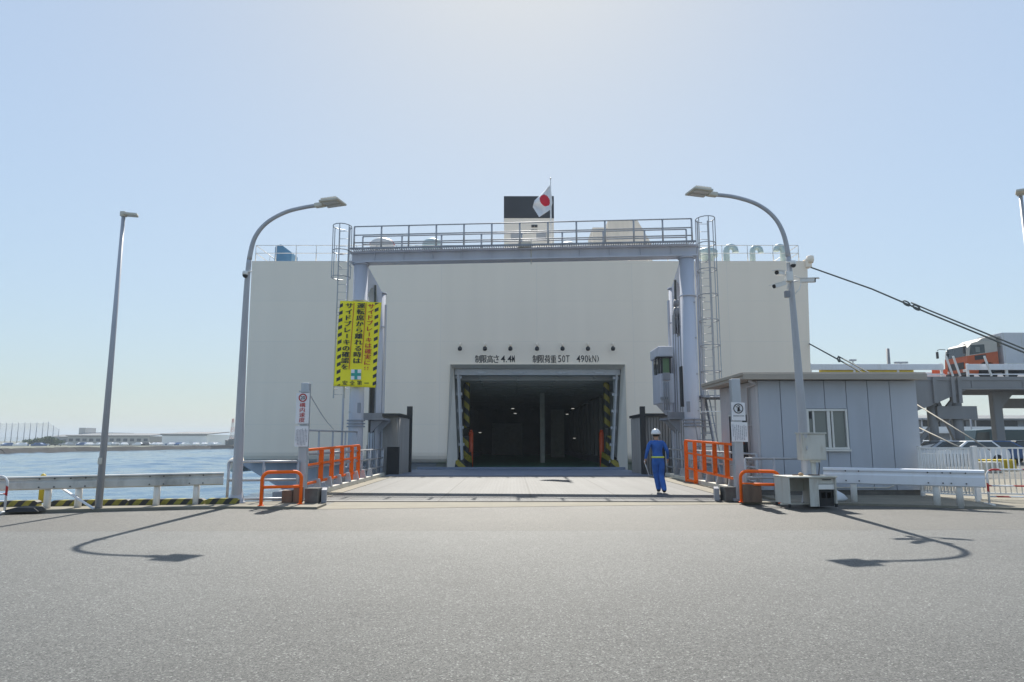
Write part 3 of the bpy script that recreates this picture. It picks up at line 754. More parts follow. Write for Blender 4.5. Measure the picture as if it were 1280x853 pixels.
p = sp(696, 305, 12); mb.lathe([(.25, zt), (.25, zt + 1.4), (.42, zt + 1.7), (.3, zt + 2.1), (.02, zt + 2.3)], V(p.x, p.y, 0), 12)
p = sp(656, 303, 3); mb.box(V(p.x, p.y, zt + .8), (.9, .5, .35)); mb.tube(V(p.x - .3, p.y, zt), V(p.x - .3, p.y, zt + .7), .06); mb.tube(V(p.x + .3, p.y, zt), V(p.x + .3, p.y, zt + .7), .06)
mb.build('deck_fitting', 'dome', ship)
# ensign staff (part of the ship) and the flag hung on it
fp = sp(688.8, 300, 1.0); ft = sp(688.2, 224.5, 1.0)
mb = MB(); mb.tube(V(fp.x, fp.y, zt), V(ft.x, fp.y, ft.z), .055, 8, r2=.035); mb.lathe([(.02, ft.z), (.07, ft.z + .05), (.02, ft.z + .12)], V(ft.x, fp.y, 0), 8); mb.build('flagstaff', 'white_steel', ship)
def fpt(px, py, dy=0): return at(px, py, YS + 1.0 + dy)
flag = MB()
# hanging cloth: grid between hoist and fly, folded in depth
hoist = [(688, 231), (689.5, 243), (690.5, 254), (688.5, 262)]
fly = [(683.5, 236), (668, 251), (666, 259), (674, 271.5)]
NU, NV = 40, 40
grid = []
def lerp_pts(pts, t):
    t *= len(pts) - 1; i = min(int(t), len(pts) - 2); f = t - i
    return (pts[i][0] + (pts[i + 1][0] - pts[i][0]) * f, pts[i][1] + (pts[i + 1][1] - pts[i][1]) * f)
for j in range(NV + 1):
    row = []
    for i in range(NU + 1):
        u, v_ = i / NU, j / NV
        h_, f_ = lerp_pts(hoist, v_), lerp_pts(fly, v_)
        px, py = h_[0] + (f_[0] - h_[0]) * u, h_[1] + (f_[1] - h_[1]) * u
        row.append(flag.bm.verts.new(fpt(px, py, 0.16 * math.sin(u * 7 + v_ * 3) * u + .1 * math.sin(v_ * 9 + u) * u)))
    grid.append(row)
cpx = fpt(681, 251); rx, rz = 6.3 / 853 * 40, 8.2 / 853 * 40
for j in range(NV):
    for i in range(NU):
        f = flag.bm.faces.new((grid[j][i], grid[j][i + 1], grid[j + 1][i + 1], grid[j + 1][i])); f.smooth = True
        c_ = f.calc_center_median(); dx, dz = c_.x - cpx.x, c_.z - cpx.z
        ca = math.cos(.45); sa = math.sin(.45)
        f.material_index = 1 if ((dx * ca + dz * sa) / rx) ** 2 + ((-dx * sa + dz * ca) / rz) ** 2 < 1 else 0
fo = flag.build('flag', ['flag_white', 'flag_red'])
origin_at(fo, V(fp.x, fp.y, fpt(688, 262).z))
sd = fo.modifiers.new('thickness', 'SOLIDIFY'); sd.thickness = .008
tag(fo, 'white flag with a red disc hanging from the staff at the ferry stern', 'flag')

# ================================================================== LINK BRIDGE (the ramp on to the ship)
RX0, RX1 = -5.3, 6.35
ramp = thing('loading_ramp', 'wide pale steel link bridge leading from the quay up to the ferry door', 'ramp', (.5, YQ, 0))
mb = MB(); mb.span(V(RX0 + .5, YQ, -.5), V(RX1 - .75, 28.6, .02)); mb.build('deck_plate', 'tread', ramp)
mb = MB(); mb.span(V(RX0, YQ + .01, -.5), V(RX0 + .495, 28.6, .03)); mb.build('side_strip', 'ramp_concrete', ramp); mb = MB(); mb.span(V(RX1 - .745, YQ + .01, -.5), V(RX1, 28.6, .03)); mb.build('side_strip', 'ramp_concrete', ramp)
mb = MB(); mb.span(V(RX0 - .3, YQ + .02, -1.4), V(RX0 - .005, 28.5, -.1)); mb.build('girder', 'gantry_dark', ramp); mb = MB(); mb.span(V(RX1 + .005, 25.2, -1.4), V(RX1 + .3, 28.5, -.1)); mb.build('girder', 'gantry_dark', ramp)
for s_, x in ((-1, RX0), (1, RX1)):
    mb = MB(); mb.span(V(x - .09 + s_ * .0, YQ + 1.6, .03), V(x + .09, 28.4, .17), bev=.02); mb.build('kerb', 'off_white', ramp)
    railing([V(x + s_ * .12, 18.3, .02), V(x + s_ * .12, 29.0, .02)], 1.1, .035, (.35, .68), 1.35, 'rail_steel', ramp, 'side_railing', post_r=.045)
    for i in range(7):
        y = 18.9 + i * 1.15; xx = x + s_ * .0
        mb = MB(); mb.prism([V(xx - .11, y, .17), V(xx + .11, y, .17), V(xx + .05, y, .45), V(xx - .05, y, .45)], (0, .12, 0)); mb.build('rail_foot', 'galvanised', ramp)

# dark corrugated fender housings between bridge and ship
def fender(px_in, px_out, side, label):
    Yf0, Yf1 = 29.8, 33.0
    xi, xo = at(px_in, 550, Yf0 if side < 0 else Yf0).x, at(px_out, 550, Yf0).x
    if side < 0: xi = at(px_in, 550, 33).x
    zt_ = at(px_in, 517, Yf0).z
    lo, hi = min(xi, xo), max(xi, xo)
    f = thing('fender_housing', label, 'dock fender', ((xi + xo) / 2, Yf0, -2), 'fender housings beside the stern ramp')
    mb = MB(); mb.span(V(lo + .06, Yf0 + .06, -2), V(hi - .06, Yf1, zt_ - .12))
    k = 12
    for i in range(k):
        x = lo + .06 + (hi - lo - .12) * (i + .5) / k; mb.tube(V(x, Yf0 + .05, -2), V(x, Yf0 + .05, zt_ - .15), (hi - lo) / k * .42, 6)
    for i in range(18):
        y = Yf0 + .1 + (Yf1 - Yf0 - .2) * (i + .5) / 18; x = (hi - .05) if side < 0 else (lo + .05)
        mb.tube(V(x, y, -2), V(x, y, zt_ - .15), .075, 6)
    mb.build('corrugated_panel', 'fender_dark', f)
    mb = MB(); mb.span(V(lo - .05, Yf0 - .08, zt_ - .12), V(hi + .05, Yf1 + .1, zt_)); mb.build('top_plate', 'dark', f)
    x = hi if side < 0 else lo
    mb = MB(); mb.span(V(x - .12, Yf1 - .25, -2), V(x + .12, Yf1, zt_ + .45)) if side < 0 else mb.span(V(x - .14, Yf0 - .12, -2), V(x + .06, Yf0 + .1, zt_ + .3)); mb.build('corner_post', 'dark', f)
    mb = MB(); mb.box(V((lo + hi) / 2 - side * .2, Yf0 - .2, .55), (.5, .25, 1.3)); mb.build('rubber_block', 'rubber_black', f)
fender(512, 476, -1, 'dark corrugated fender housing left of the ferry door behind the yellow banner post')
fender(805, 852, 1, 'dark corrugated fender housing right of the ferry door beyond the walking worker')

# ================================================================== GANTRY over the link bridge
YGL, YGR = 27.3, 26.3
XGL, XGR = at(448.5, 420, YGL).x, at(861.5, 420, YGR).x
ztL, zbL = at(447, 313, YGL).z, at(447, 330, YGL).z
ztR, zbR = at(860, 304.5, YGR).z, at(860, 322, YGR).z
ztG, zbG = (ztL + ztR) / 2 - .12, (zbL + zbR) / 2
gan = thing('lifting_gantry', 'tall grey steel portal gantry with railed walkway across the link bridge', 'gantry', ((XGL + XGR) / 2, (YGL + YGR) / 2, -2))
gd = V(XGR - XGL, YGR - YGL, 0).normalized(); gn = V(-gd.y, gd.x, 0)     # along the beam / away from the camera
GL, GRt = V(XGL, YGL, 0), V(XGR, YGR, 0)
W = .58
mb = MB()
mb.bar(GL - gd * .35 + V(0, 0, (ztG + zbG) / 2), GRt + gd * .35 + V(0, 0, (ztG + zbG) / 2), .3, ztG - zbG - .12)
for zz in (ztG - .03, zbG + .03): mb.bar(GL - gd * .4 + V(0, 0, zz), GRt + gd * .4 + V(0, 0, zz), .56, .06)
for i in range(11):
    p = GL.lerp(GRt, (i + .5) / 11); mb.bar(p - gn * .19 + V(0, 0, zbG + .07), p - gn * .19 + V(0, 0, ztG - .07), .03, .07)
mb.build('main_beam', 'gantry_paint', gan)
mb = MB()
for off in (-.62, -.05, .66): mb.bar(GL - gd * .3 + gn * off + V(0, 0, ztG + .02), GRt + gd * .3 + gn * off + V(0, 0, ztG + .02), .05, .07)
for i in range(150):
    q = (GL - gd * .28).lerp(GRt + gd * .28, (i + .5) / 150) + V(0, 0, ztG + .036); mb.bar(q - gn * .59, q + gn * .63, .03, .03)
mb.build('walkway', 'gantry_dark', gan)
def gan_col(base, z1, name='column', w=W):
    mb = MB(); x, y = base.x, base.y
    mb.tube(V(x, y, -2), V(x, y, z1), w / 2, 28)
    for zz in (z1 - .06, z1 - 1.6): mb.tube(V(x, y, zz), V(x, y, zz + .05), w / 2 + .05, 28)
    return mb.build(name, 'gantry_paint', gan)
rear = gn * 2.85
for B in (GL, GRt):
    gan_col(B, zbG - .003); gan_col(B + rear, zbG - .6)
    s_ = -1 if B is GL else 1
    mb = MB()
    # side beam with haunches making the arched opening between front and rear leg
    a, b = B + gn * (W / 2), B + rear - gn * (W / 2)
    zt2 = zbG - .02
    n_ = 10; arch = [a.lerp(b, i / n_) + V(0, 0, zt2 - .6 * (i / n_) - 1.75 + 1.3 * math.sin(math.pi * i / n_) ** .5) for i in range(n_ + 1)]
    for i in range(n_):
        p, q = arch[i], arch[i + 1]; pt, qt = a.lerp(b, i / n_), a.lerp(b, (i + 1) / n_)
        tp = zt2 - .6 * (i / n_); tq = zt2 - .6 * ((i + 1) / n_)
        e = gd * .2
        mb.hexa([p - e, q - e, q + e, p + e, V(pt.x, pt.y, tp) - e, V(qt.x, qt.y, tq) - e, V(qt.x, qt.y, tq) + e, V(pt.x, pt.y, tp) + e])
    mb.build('side_beam', 'gantry_paint', gan)
    # sheaves, wire falls and black cable duct in the opening
    m = B + gn * 1.3 - gd * (s_ * .26)
    mb = MB()
    for k, (dz, r_) in enumerate(((1.6, .14), (1.95, .2), (2.4, .26))):
        mb.lathe([(.04, -.09), (r_, -.09), (r_ * .82, 0), (r_, .09), (.04, .09)], m + V(-s_ * .0, 0, zbG - dz) + gn * (.12 * (k - 1)), 14, 'X')
    mb.box(m + V(.0, .0, zbG - 2.2), (.05, .3, 1.3)); mb.box(m + V(.09, .05, zbG - 2.5), (.03, .5, .9)); mb.box(m + V(-.09, .05, zbG - 2.45), (.03, .4, .8))
    mb.build('pulley_block', 'gantry_dark', gan)
    mb = MB()
    for dx, dy in ((-.1, -.15), (.1, -.15), (-.1, .2), (.1, .2)): mb.tube(m + V(dx, dy, zbG - 2.2), m + V(dx, dy, .5), .012, 5)
    mb.tube(m + V(0, 0, zbG - .6), m + V(0, 0, zbG - 1.8), .05, 6)
    mb.build('hoist_rope', 'rope', gan)
    zk = 3.0
    mb = MB(); mb.box(m + V(0, 0, zk + .1), (.13, .5, 2.6), bev=.02) if s_ < 0 else mb.box(m + V(.12, -.5, 3.6), (.3, .3, 1.6)); mb.build('cable_duct', 'dark', gan)
    # bracket platform, kicker plates
    mb = MB()
    pz = 2.35
    s_ = -s_; inn = gd * (s_ * .5)
    mb.box(B + gn * 1.9 + inn * .8 + V(0, 0, pz), (.75, 2.2, .08)); mb.box(B + gn * .9 + inn * .8 + V(0, 0, pz + .1), (.8, .08, .28))
    mb.prism([B + gn * 1.0 + V(s_ * .3, 0, pz - .06), B + gn * 1.0 + V(s_ * .8, 0, pz - .06), B + gn * 1.0 + V(s_ * .3, 0, pz - .6)], (0, .08, 0))
    mb.prism([B + gn * 2.2 + V(s_ * .3, 0, pz - .06), B + gn * 2.2 + V(s_ * .8, 0, pz - .06), B + gn * 2.2 + V(s_ * .3, 0, pz - .6)], (0, .08, 0))
    mb.prism([B + gn * .5 + V(s_ * .3, 0, .1), B + gn * .5 + V(s_ * .7, 0, .1), B + gn * .5 + V(s_ * .3, 0, 1.3)], (0, .1, 0))
    mb.build('bracket', 'gantry_dark', gan)
    mb = MB()
    for dz in (0, .12, .24): mb.tube(B + V(0, 0, 2.0 + dz), B + V(0, 0, 2.05 + dz), W / 2 + .07, 28)
    mb.build('stiffening_band', 'gantry_dark', gan)
# beam railings: front and back of the walkway
zr = ztG + .05
for off, hh in ((-.56, .9), (.62, .84)):
    railing([GL - gd * .15 + gn * off + V(0, 0, zr), GRt + gd * .15 + gn * off + V(0, 0, zr)], hh, .026, (.25, .6), 1.08 if off < 0 else 1.7, 'rail_steel', gan, 'walkway_railing', post_r=.036)
# caged ladders on the outer face of each front leg
def caged_ladder(cx, y, z0, z1, hoop_z):
    mb = MB(); w = .42
    for sx in (-1, 1): mb.bar(V(cx + sx * w / 2, y, z0), V(cx + sx * w / 2, y, z1), .05, .025)
    z = z0 + .15
    while z < z1 - .1: mb.tube(V(cx - w / 2, y, z), V(cx + w / 2, y, z), .011, 5); z += .32
    for z in (z0 + .4, (z0 + z1) / 2, z1 - 1.6): 
        for sx in (-1, 1): mb.tube(V(cx + sx * w / 2, y, z), V(cx + sx * w / 2, y + .5, z), .018, 5)
    lad = mb.build('ladder', 'rail_steel', gan)
    mb = MB(); r = .36
    for z in hoop_z:
        mb.path([V(cx + r * math.cos(t) * 1.02, y - r - .02 + r * 1.25 * math.sin(t), z) for t in [R(50 - i * 26.7) for i in range(13)]] , .02, 5)
    zlo = hoop_z[-1]
    for t in (R(20), R(-30), R(-90), R(-150), R(160)):
        x_, y_ = cx + r * math.cos(t) * 1.02, y - r - .02 + r * 1.25 * math.sin(t)
        mb.bar(V(x_, y_, zlo), V(x_, y_, hoop_z[0]), .035, .01)
    mb.build('cage', 'rail_steel', lad)
yl = YGL - .1
pz = lambda py, y: at(640, py, y).z
caged_ladder(at(427, 400, yl).x, yl, pz(498, yl), pz(284, yl), [pz(v, yl) for v in (287, 318, 350)])
yr = YGR + .3
caged_ladder(at(883, 400, yr).x, yr, pz(545, yr), pz(276, yr), [pz(v, yr) for v in (278, 309, 341, 372, 403, 434, 466, 498)])
mb = MB()
p0 = at(872, 320, YGR); 
mb.tube(V(at(874, 300, yr).x - .12, yr + .05, pz(305, yr)), V(at(874, 300, yr).x - .12, yr + .05, 1.0), .07, 8); mb.build('cable_pipe', 'gantry_paint', gan); mb = MB(); mb.tube(V(at(431, 300, yl).x + .1, yl + .3, pz(325, yl)), V(at(431, 300, yl).x + .1, yl + .3, 1.0), .04, 8)
mb.build('cable_pipe', 'gantry_paint', gan)
for B, s_ in ((GL, 1), (GRt, -1)):
    f = B - gn * (W * .475 + .03)
    mb = MB(); mb.box(B + gn * 2.85 + gd * (s_ * .32) + V(0, 0, 3.0), (.07, .2, 9.0)); mb.build('guide_rail', 'gantry_paint', gan)
    for z in (.1, .4): mb = MB(); mb.tube(B + V(0, 0, z), B + V(0, 0, z + .05), W / 2 + .16, 28); mb.build('base_flange', 'gantry_dark', gan)
    mb = MB(); f = f + gn * .12; mb.box(f + gd * (s_ * -.18) + V(0, 0, 3.2), (.05, .05, 9.5))
    for z in (1.2, 2.6, 4.0, 5.4, 6.8): mb.box(f + gd * (s_ * -.18) + V(0, -.01, z), (.12, .08, .05))
    mb.build('cable_tray', 'rail_steel', gan)
    mb = MB(); mb.box(f + gd * (s_ * .1) + V(0, -.02, 2.75), (.26, .12, .4), bev=.01); mb.build('switch_box', 'gantry_dark', gan)
q = at(656, 301, YGL - .6)
mb = MB(); mb.box(V(q.x, q.y - .1, ztG + .12), (.55, .3, .22), bev=.02); mb.tube(V(q.x + .25, q.y - .1, ztG + .4), V(q.x + .25, q.y - .1, zbG - .2), .02, 6); mb.build('navigation_light', 'off_white', gan)
# ladder stair on the right foot
mb = MB(); ys = YGR - .9
a0, a1 = at(872, 575, ys), at(893, 502, ys)
xs0 = at(874, 540, ys).x
for k in range(12):
    z = .25 + k * .25; mb.box(V(xs0 + .35, ys + .1 + k * .13, z), (.75, .2, .04))
for dx in (0, .72): mb.bar(V(xs0 + dx, ys, .1), V(xs0 + dx, ys + 1.6, 3.15), .05, .16)
for dx in (0, .72): mb.tube(V(xs0 + dx, ys - .05, 1.0), V(xs0 + dx, ys + 1.5, 4.0), .022, 6)
mb.build('stair', 'gantry_dark', gan)
mb = MB(); mb.box(GRt + gn * .6 + V(1.05, 0, 3.15), (1.5, 1.8, .08)); mb.build('stair_landing', 'gantry_dark', gan)
railing([V(XGR + .2, YGR - .6, 2.5), V(XGR + 2.3, YGR - .6, 2.5)], .05, .02, (), 3, 'white_steel', gan, 'handrail')
# operator cab on the rear right leg
yc = YGR + 1.9
c0, c1 = at(823, 470, yc), at(839, 470, yc)
zq = lambda py: at(816, py, yc).z
mb = MB(); mb.span(V(c0.x + .06, yc, zq(504)), V(c1.x + .1, yc + 1.5, zq(467)), bev=.03); mb.span(V(c0.x, yc - .08, zq(446.5)), V(c1.x + .1, yc + 1.6, zq(433)), bev=.06)
mb.span(V(c0.x + .05, yc + 1.2, zq(467) + .003), V(c1.x + .05, yc + 1.45, zq(446.5) - .003))
mb.prism([V(c0.x + .1, yc + .1, zq(504) - .003), V(c1.x, yc + .1, zq(504) - .003), V(c1.x, yc + .1, zq(518))], (0, 1.1, 0))
cab = mb.build('operator_cab', 'gantry_paint', gan)
mb = MB()
for xx in (c0.x + .05, c0.x + .16, c1.x - .02): mb.box(V(xx, yc + .05, (zq(467) + zq(446.5)) / 2), (.07, .07, zq(446.5) - zq(467) - .006))
mb.box(V(c0.x + .06, yc + .7, (zq(467) + zq(446.5)) / 2), (.06, .06, zq(446.5) - zq(467) - .006))
mb.span(V(c0.x - .08, yc - .14, zq(447.5)), V(c1.x + .05, yc + .3, zq(446.3)))
mb.build('window_frame', 'dark', cab)
mb = MB(); mb.span(V(c0.x + .2, yc + .03, zq(466)), V(c1.x - .06, yc + .045, zq(448))); mb.build('window', 'screen_green', cab)
mb = MB(); mb.span(V(c0.x + .05, yc + .12, zq(466)), V(c0.x + .065, yc + 1.15, zq(448))); mb.build('window', 'glass', cab)
mb = MB()
for dx in (.2, .29, .38): mb.tube(V(c0.x + dx, yc - .1, zq(478)), V(c0.x + dx, yc - .1, zq(513)), .025, 6)
mb.box(V(c0.x + .32, yc - .04, zq(471)), (.3, .1, .3)); mb.box(V(c0.x + .2, yc - .05, zq(498)), (.3, .1, .1))
mb.build('conduit', 'gantry_dark', cab)

# yellow safety sheet on the left leg
BW, BH = 1.66, 3.42
yb = YGL - W / 2 - .16
bc = at(447, 430, yb)
banner_sheet(BW, BH)
ban = thing('safety_banner', 'tall yellow safety banner with black Japanese writing and green cross on the left gantry leg', 'banner', (bc.x, yb, bc.z))
SH = .042
mb = MB()
nx, nz = 16, 30
gv = [[mb.bm.verts.new(V(bc.x + (i / nx - .5) * BW + SH * (j / nz - .5) * BH, yb + .012 * math.sin(i * .9 + j * .25), bc.z + (j / nz - .5) * BH + (.5 - i / nx) * .07)) for i in range(nx + 1)] for j in range(nz + 1)]
for j in range(nz):
    for i in range(nx):
        f = mb.bm.faces.new((gv[j][i], gv[j][i + 1], gv[j + 1][i + 1], gv[j + 1][i])); f.smooth = True
sh = mb.build('sheet', 'banner_yellow', ban); sh.modifiers.new('thickness', 'SOLIDIFY').thickness = .006
yt = yb - .03
def bz(f): return bc.z + (f - .5) * BH
mb = MB()
put_vertical(mb, 'サイドブレーキの確認を', bc.x - BW * .265, bz(.985), bz(.195), .20 * BW * .95, yt, .036, SH, bc.z)
put_vertical(mb, '運転席から離れる時は', bc.x + BW * .02, bz(.985), bz(.265), .20 * BW * .98, yt, .036, SH, bc.z)
for i, ch in enumerate('安全第一'):
    x = bc.x - BW * .285 + i * BW * .172 - SH * BH * .45
    if ch == '一': put_text(mb, ch, x, x + BW * .11, bz(.038), bz(.046), yt, .0)
    else: put_text(mb, ch, x, x + BW * .115, bz(.018), bz(.072), yt, .02)
mb.build('lettering', 'ink', ban)
mb = MB()
put_vertical(mb, 'サイドブレーキは確実に', bc.x + BW * .265, bz(.975), bz(.245), .20 * BW * .85, yt, .02, SH, bc.z)
for dx in (-.035, .035):
    xx = bc.x + BW * (.255 + dx) + SH * BH * (-.29)
    mb.box(V(xx, yt, bz(.222)), (.03, .006, .07)); mb.box(V(xx, yt, bz(.198)), (.035, .006, .025))
for fx, z1, z0 in ((-.155, .98, .2), (.135, .98, .27)):
    p, q = V(bc.x + BW * fx + SH * BH * (z1 - .5), yt, bz(z1)), V(bc.x + BW * fx + SH * BH * (z0 - .5), yt, bz(z0)); mb.bar(p, q, .022, .006)
mb.build('red_lettering', 'ink_red', ban)
ex = bc.x + BW * .02 - SH * BH * .35; ez = bz(.142)
mb = MB(); mb.box(V(ex, yt + .006, ez), (.40, .006, .40)); mb.build('emblem', 'sign_white', ban)
mb = MB(); mb.box(V(ex, yt - .002, ez), (.39, .008, .115)); mb.box(V(ex, yt - .003, ez), (.115, .008, .39)); mb.build('green_cross', 'green_cross', ban)

# ================================================================== FRONT ROW ON THE QUAY
# orange lattice gates along both sides of the bridge
def gate(name, label, near, far, fan):
    """near/far: plan points; heights: top, mid, low at each end; fan: positions of the flat uprights"""
    (n, zn), (f, zf) = near, far
    t = thing('swing_gate', label, 'gate', (f.x, f.y, 0.03), 'orange lattice gates beside the link bridge')
    def pt(u, h): return V(n.x + (f.x - n.x) * u, n.y + (f.y - n.y) * u, (zn[0] + (zf[0] - zn[0]) * u) * h + (zn[2] + (zf[2] - zn[2]) * u) * (1 - h))
    mb = MB()
    mb.bar(pt(0, 1), pt(1, 1), .06, .07, .01); mb.build('rail', 'orange', t)
    mb = MB(); mb.bar(pt(0, 0), pt(1, 0), .05, .07, .01); mb.build('rail', 'orange', t)
    mb = MB(); mb.bar(pt(0, .55), pt(1, .55), .05, .06, .01); mb.build('middle_rail', 'orange', t)
    mb = MB(); mb.bar(pt(0, -.02), pt(0, 1.02), .05, .05, .008); mb.build('end_upright', 'orange', t)
    for u in fan:
        lo = 0.0 if u < .75 else None
        a = pt(u, 0) if lo is not None else V(pt(u, 0).x, pt(u, 0).y, .04)
        b_ = pt(u, 1.0)
        mb = MB(); mb.span(V(a.x - .065, a.y - .02, a.z), V(a.x + .065, a.y + .02, b_.z - .02), bev=.006); mb.build('upright', 'orange', t)
    a, b_ = pt(.8, 0), pt(1, 0); 
    mb = MB(); mb.bar(V(a.x, a.y, .1), V(b_.x, b_.y, .1), .05, .08, .01); mb.build('foot_rail', 'orange', t)
    return t
def zpx(py, Y): return at(640, py, Y).z
gLx = -5.38
gn_, gf_ = 17.75, 24.3
gate('gate_l', 'orange lattice gate on the left side of the link bridge, behind the speed limit post',
     (V(gLx + .05, gn_, 0), (zpx(563, gn_), 0, zpx(606, gn_))), (V(gLx, gf_, 0), (zpx(557, gf_), 0, zpx(590, gf_))), (.25, .43, .62, .83, .99))
gRx = 6.18
gn_, gf_ = 18.75, 24.6
gate('gate_r', 'orange lattice gate on the right side of the link bridge, next to the grey cabin',
     (V(gRx, gn_, 0), (zpx(556.5, gn_), 0, zpx(600.5, gn_))), (V(gRx, gf_, 0), (zpx(551, gf_), 0, zpx(585, gf_))), (.2, .4, .6, .79, .99))
# posts carrying signs
def sign_post(px, Y, ptop, label, w=.2):
    c = at(px, 560, Y); z1 = zpx(ptop, Y)
    t = thing('sign_post', label, 'sign post', (c.x, Y, .03))
    mb = MB(); mb.box(V(c.x, Y, (z1 + .03) / 2), (w, w, z1 - .03), bev=.02); mb.build('post', 'galvanised', t)
    mb = MB(); mb.box(V(c.x, Y, .06), (w + .16, w + .16, .06)); mb.build('base_plate', 'galvanised', t)
    return t, c
Yp = 16.9
tl, c = sign_post(379.5, Yp, 479, 'grey steel post with a 20 speed limit sign above a white notice sheet')
Ys = Yp - .15
def plate(t, px0, px1, py0, py1, Y, name, m='sign_white', skew=0.0):
    a, b = at(px0, py1, Y), at(px1, py0, Y)
    mb = MB(); mb.hexa([V(a.x, Y, a.z), V(b.x, Y, a.z - skew), V(b.x, Y + .012, a.z - skew), V(a.x, Y + .012, a.z), V(a.x, Y, b.z), V(b.x, Y, b.z - skew), V(b.x, Y + .012, b.z - skew), V(a.x, Y + .012, b.z)])
    return mb.build(name, m, t), a, b
s1, a, b = plate(tl, 369, 387, 491.5, 529.5, Ys, 'speed_sign')
cx = (a.x + b.x) / 2; hgt = b.z - a.z
mb = MB(); rc = V(cx, Ys - .006, b.z - .115)
mb.path([rc + V(.088 * math.cos(i * math.pi / 12), 0, .088 * math.sin(i * math.pi / 12)) for i in range(24)], .014, 4, closed=True)
put_vertical(mb, '構内速度', cx, b.z - .235, a.z + .02, .15, Ys - .008, .012); mb.build('red_lettering', 'ink_red', s1)
mb = MB(); put_text(mb, '20', cx - .052, cx + .052, rc.z - .042, rc.z + .042, Ys - .008, .01); mb.build('numeral', 'ink', s1)
def notice(t, px0, px1, py0, py1, Y, skew=0.0, vertical=True):
    s_, a, b = plate(t, px0, px1, py0, py1, Y, 'notice', skew=skew)
    mb = MB(); rnd = random.Random(int(px0))
    k = 8
    for i in range(k):
        x = a.x + (b.x - a.x) * (.1 + .8 * i / (k - 1)); top = b.z - .06 - skew * .5; bot = a.z + .04 + (.08 if i in (0, k - 1) else 0)
        z = top - rnd.uniform(0, .04)
        while z > bot: 
            h = rnd.uniform(.012, .022); mb.box(V(x, Y - .004, z - h / 2), (rnd.uniform(.012, .02), .004, h)); z -= h + rnd.uniform(.008, .02)
    mb.build('lettering', 'ink_grey', s_)
    return s_
notice(tl, 368, 385.5, 533, 558.5, Ys - .01, .0)
mb = MB(); 
for py in (490, 530, 556): mb.box(V(c.x, Yp - .12, zpx(py, Yp)), (.26, .05, .03))
mb.build('clamp', 'galvanised', tl)
Yr = 17.05
tr, c = sign_post(922, Yr, 474, 'grey steel post with a round prohibition sign above a white notice sheet', .22)
Ys = Yr - .16
s2, a, b = plate(tr, 915, 931, 503, 525.5, Ys, 'prohibition_sign', skew=.01)
cx = (a.x + b.x) / 2; rc = V(cx, Ys - .006, b.z - .155); rr = .112
mb = MB(); mb.path([rc + V(rr * math.cos(i * math.pi / 14), 0, rr * math.sin(i * math.pi / 14)) for i in range(28)], .011, 4, closed=True)
mb.bar(rc + V(-rr * .7, 0, rr * .7), rc + V(rr * .7, 0, -rr * .7), .02, .006)
mb.path([rc + V(-.03 , 0, .055), rc + V(.0, 0, .075), rc + V(.035, 0, .06), rc + V(.035, 0, .03)], .008, 4)
mb.prism([rc + V(-.005, .003, .04), rc + V(.03, .003, .03), rc + V(.035, .003, -.03), rc + V(.03, .003, -.075), rc + V(-.03, .003, -.075), rc + V(-.02, .003, -.01)], (0, -.004, 0))
for i in range(9): mb.box(V(cx - .12 + i * .03, Ys - .004, a.z + .105), (.02, .004, .018))
mb.build('pictogram', 'ink', s2)
notice(tr, 915, 934, 527.5, 552, Ys - .01, .012)
# stay wire from the speed limit post to the gantry
a = at(385, 489, Yp); b = at(417, 537, YGL - .6)
mb = MB(); mb.path([a.lerp(b, i / 8) - V(0, 0, .08 * math.sin(math.pi * i / 8)) for i in range(9)], .012, 5)
tag(origin_at(mb.build('stay_wire', 'rail_steel'), a), 'thin steel wire running from the top of the speed limit post towards the gantry', 'wire')

# orange hoop barriers
def hoop(label, L, Rr, h, mid):
    t = thing('hoop_barrier', label, 'barrier', ((L.x + Rr.x) / 2, (L.y + Rr.y) / 2, .0), 'orange hoop barriers beside the posts')
    d = (Rr - L).normalized(); r = .16
    pts = [L, L + V(0, 0, h - r)] + [L + d * (r - r * math.cos(i * math.pi / 12)) + V(0, 0, h - r + r * math.sin(i * math.pi / 12)) for i in range(1, 7)]
    pts += [Rr - d * (r - r * math.sin(i * math.pi / 12)) + V(0, 0, h - r + r * math.cos(i * math.pi / 12)) for i in range(0, 6)] + [Rr + V(0, 0, h - r), Rr]
    mb = MB(); mb.path(pts, .038, 12); mb.build('frame', 'orange', t)
    mb = MB(); mb.tube(L + V(0, 0, mid), Rr + V(0, 0, mid), .034, 10); mb.build('cross_rail', 'orange', t)
    mb = MB()
    for p in (L, Rr): mb.lathe([(.07, -.0), (.07, .012), (.045, .014)], p + V(0, 0, .0), 10)
    mb.build('foot_plate', 'orange', t)
L, Rr = gr(326, 632.5, .05), gr(375.5, 630.5, .05)
hoop('low orange hoop barrier standing on the quay left of the speed limit post', L, Rr, .73, .40)
L, Rr = gr(927, 628, .05), gr(976, 629.5, .05)
hoop('low orange hoop barrier standing between the prohibition sign post and the old desk', L, Rr, .72, .42)

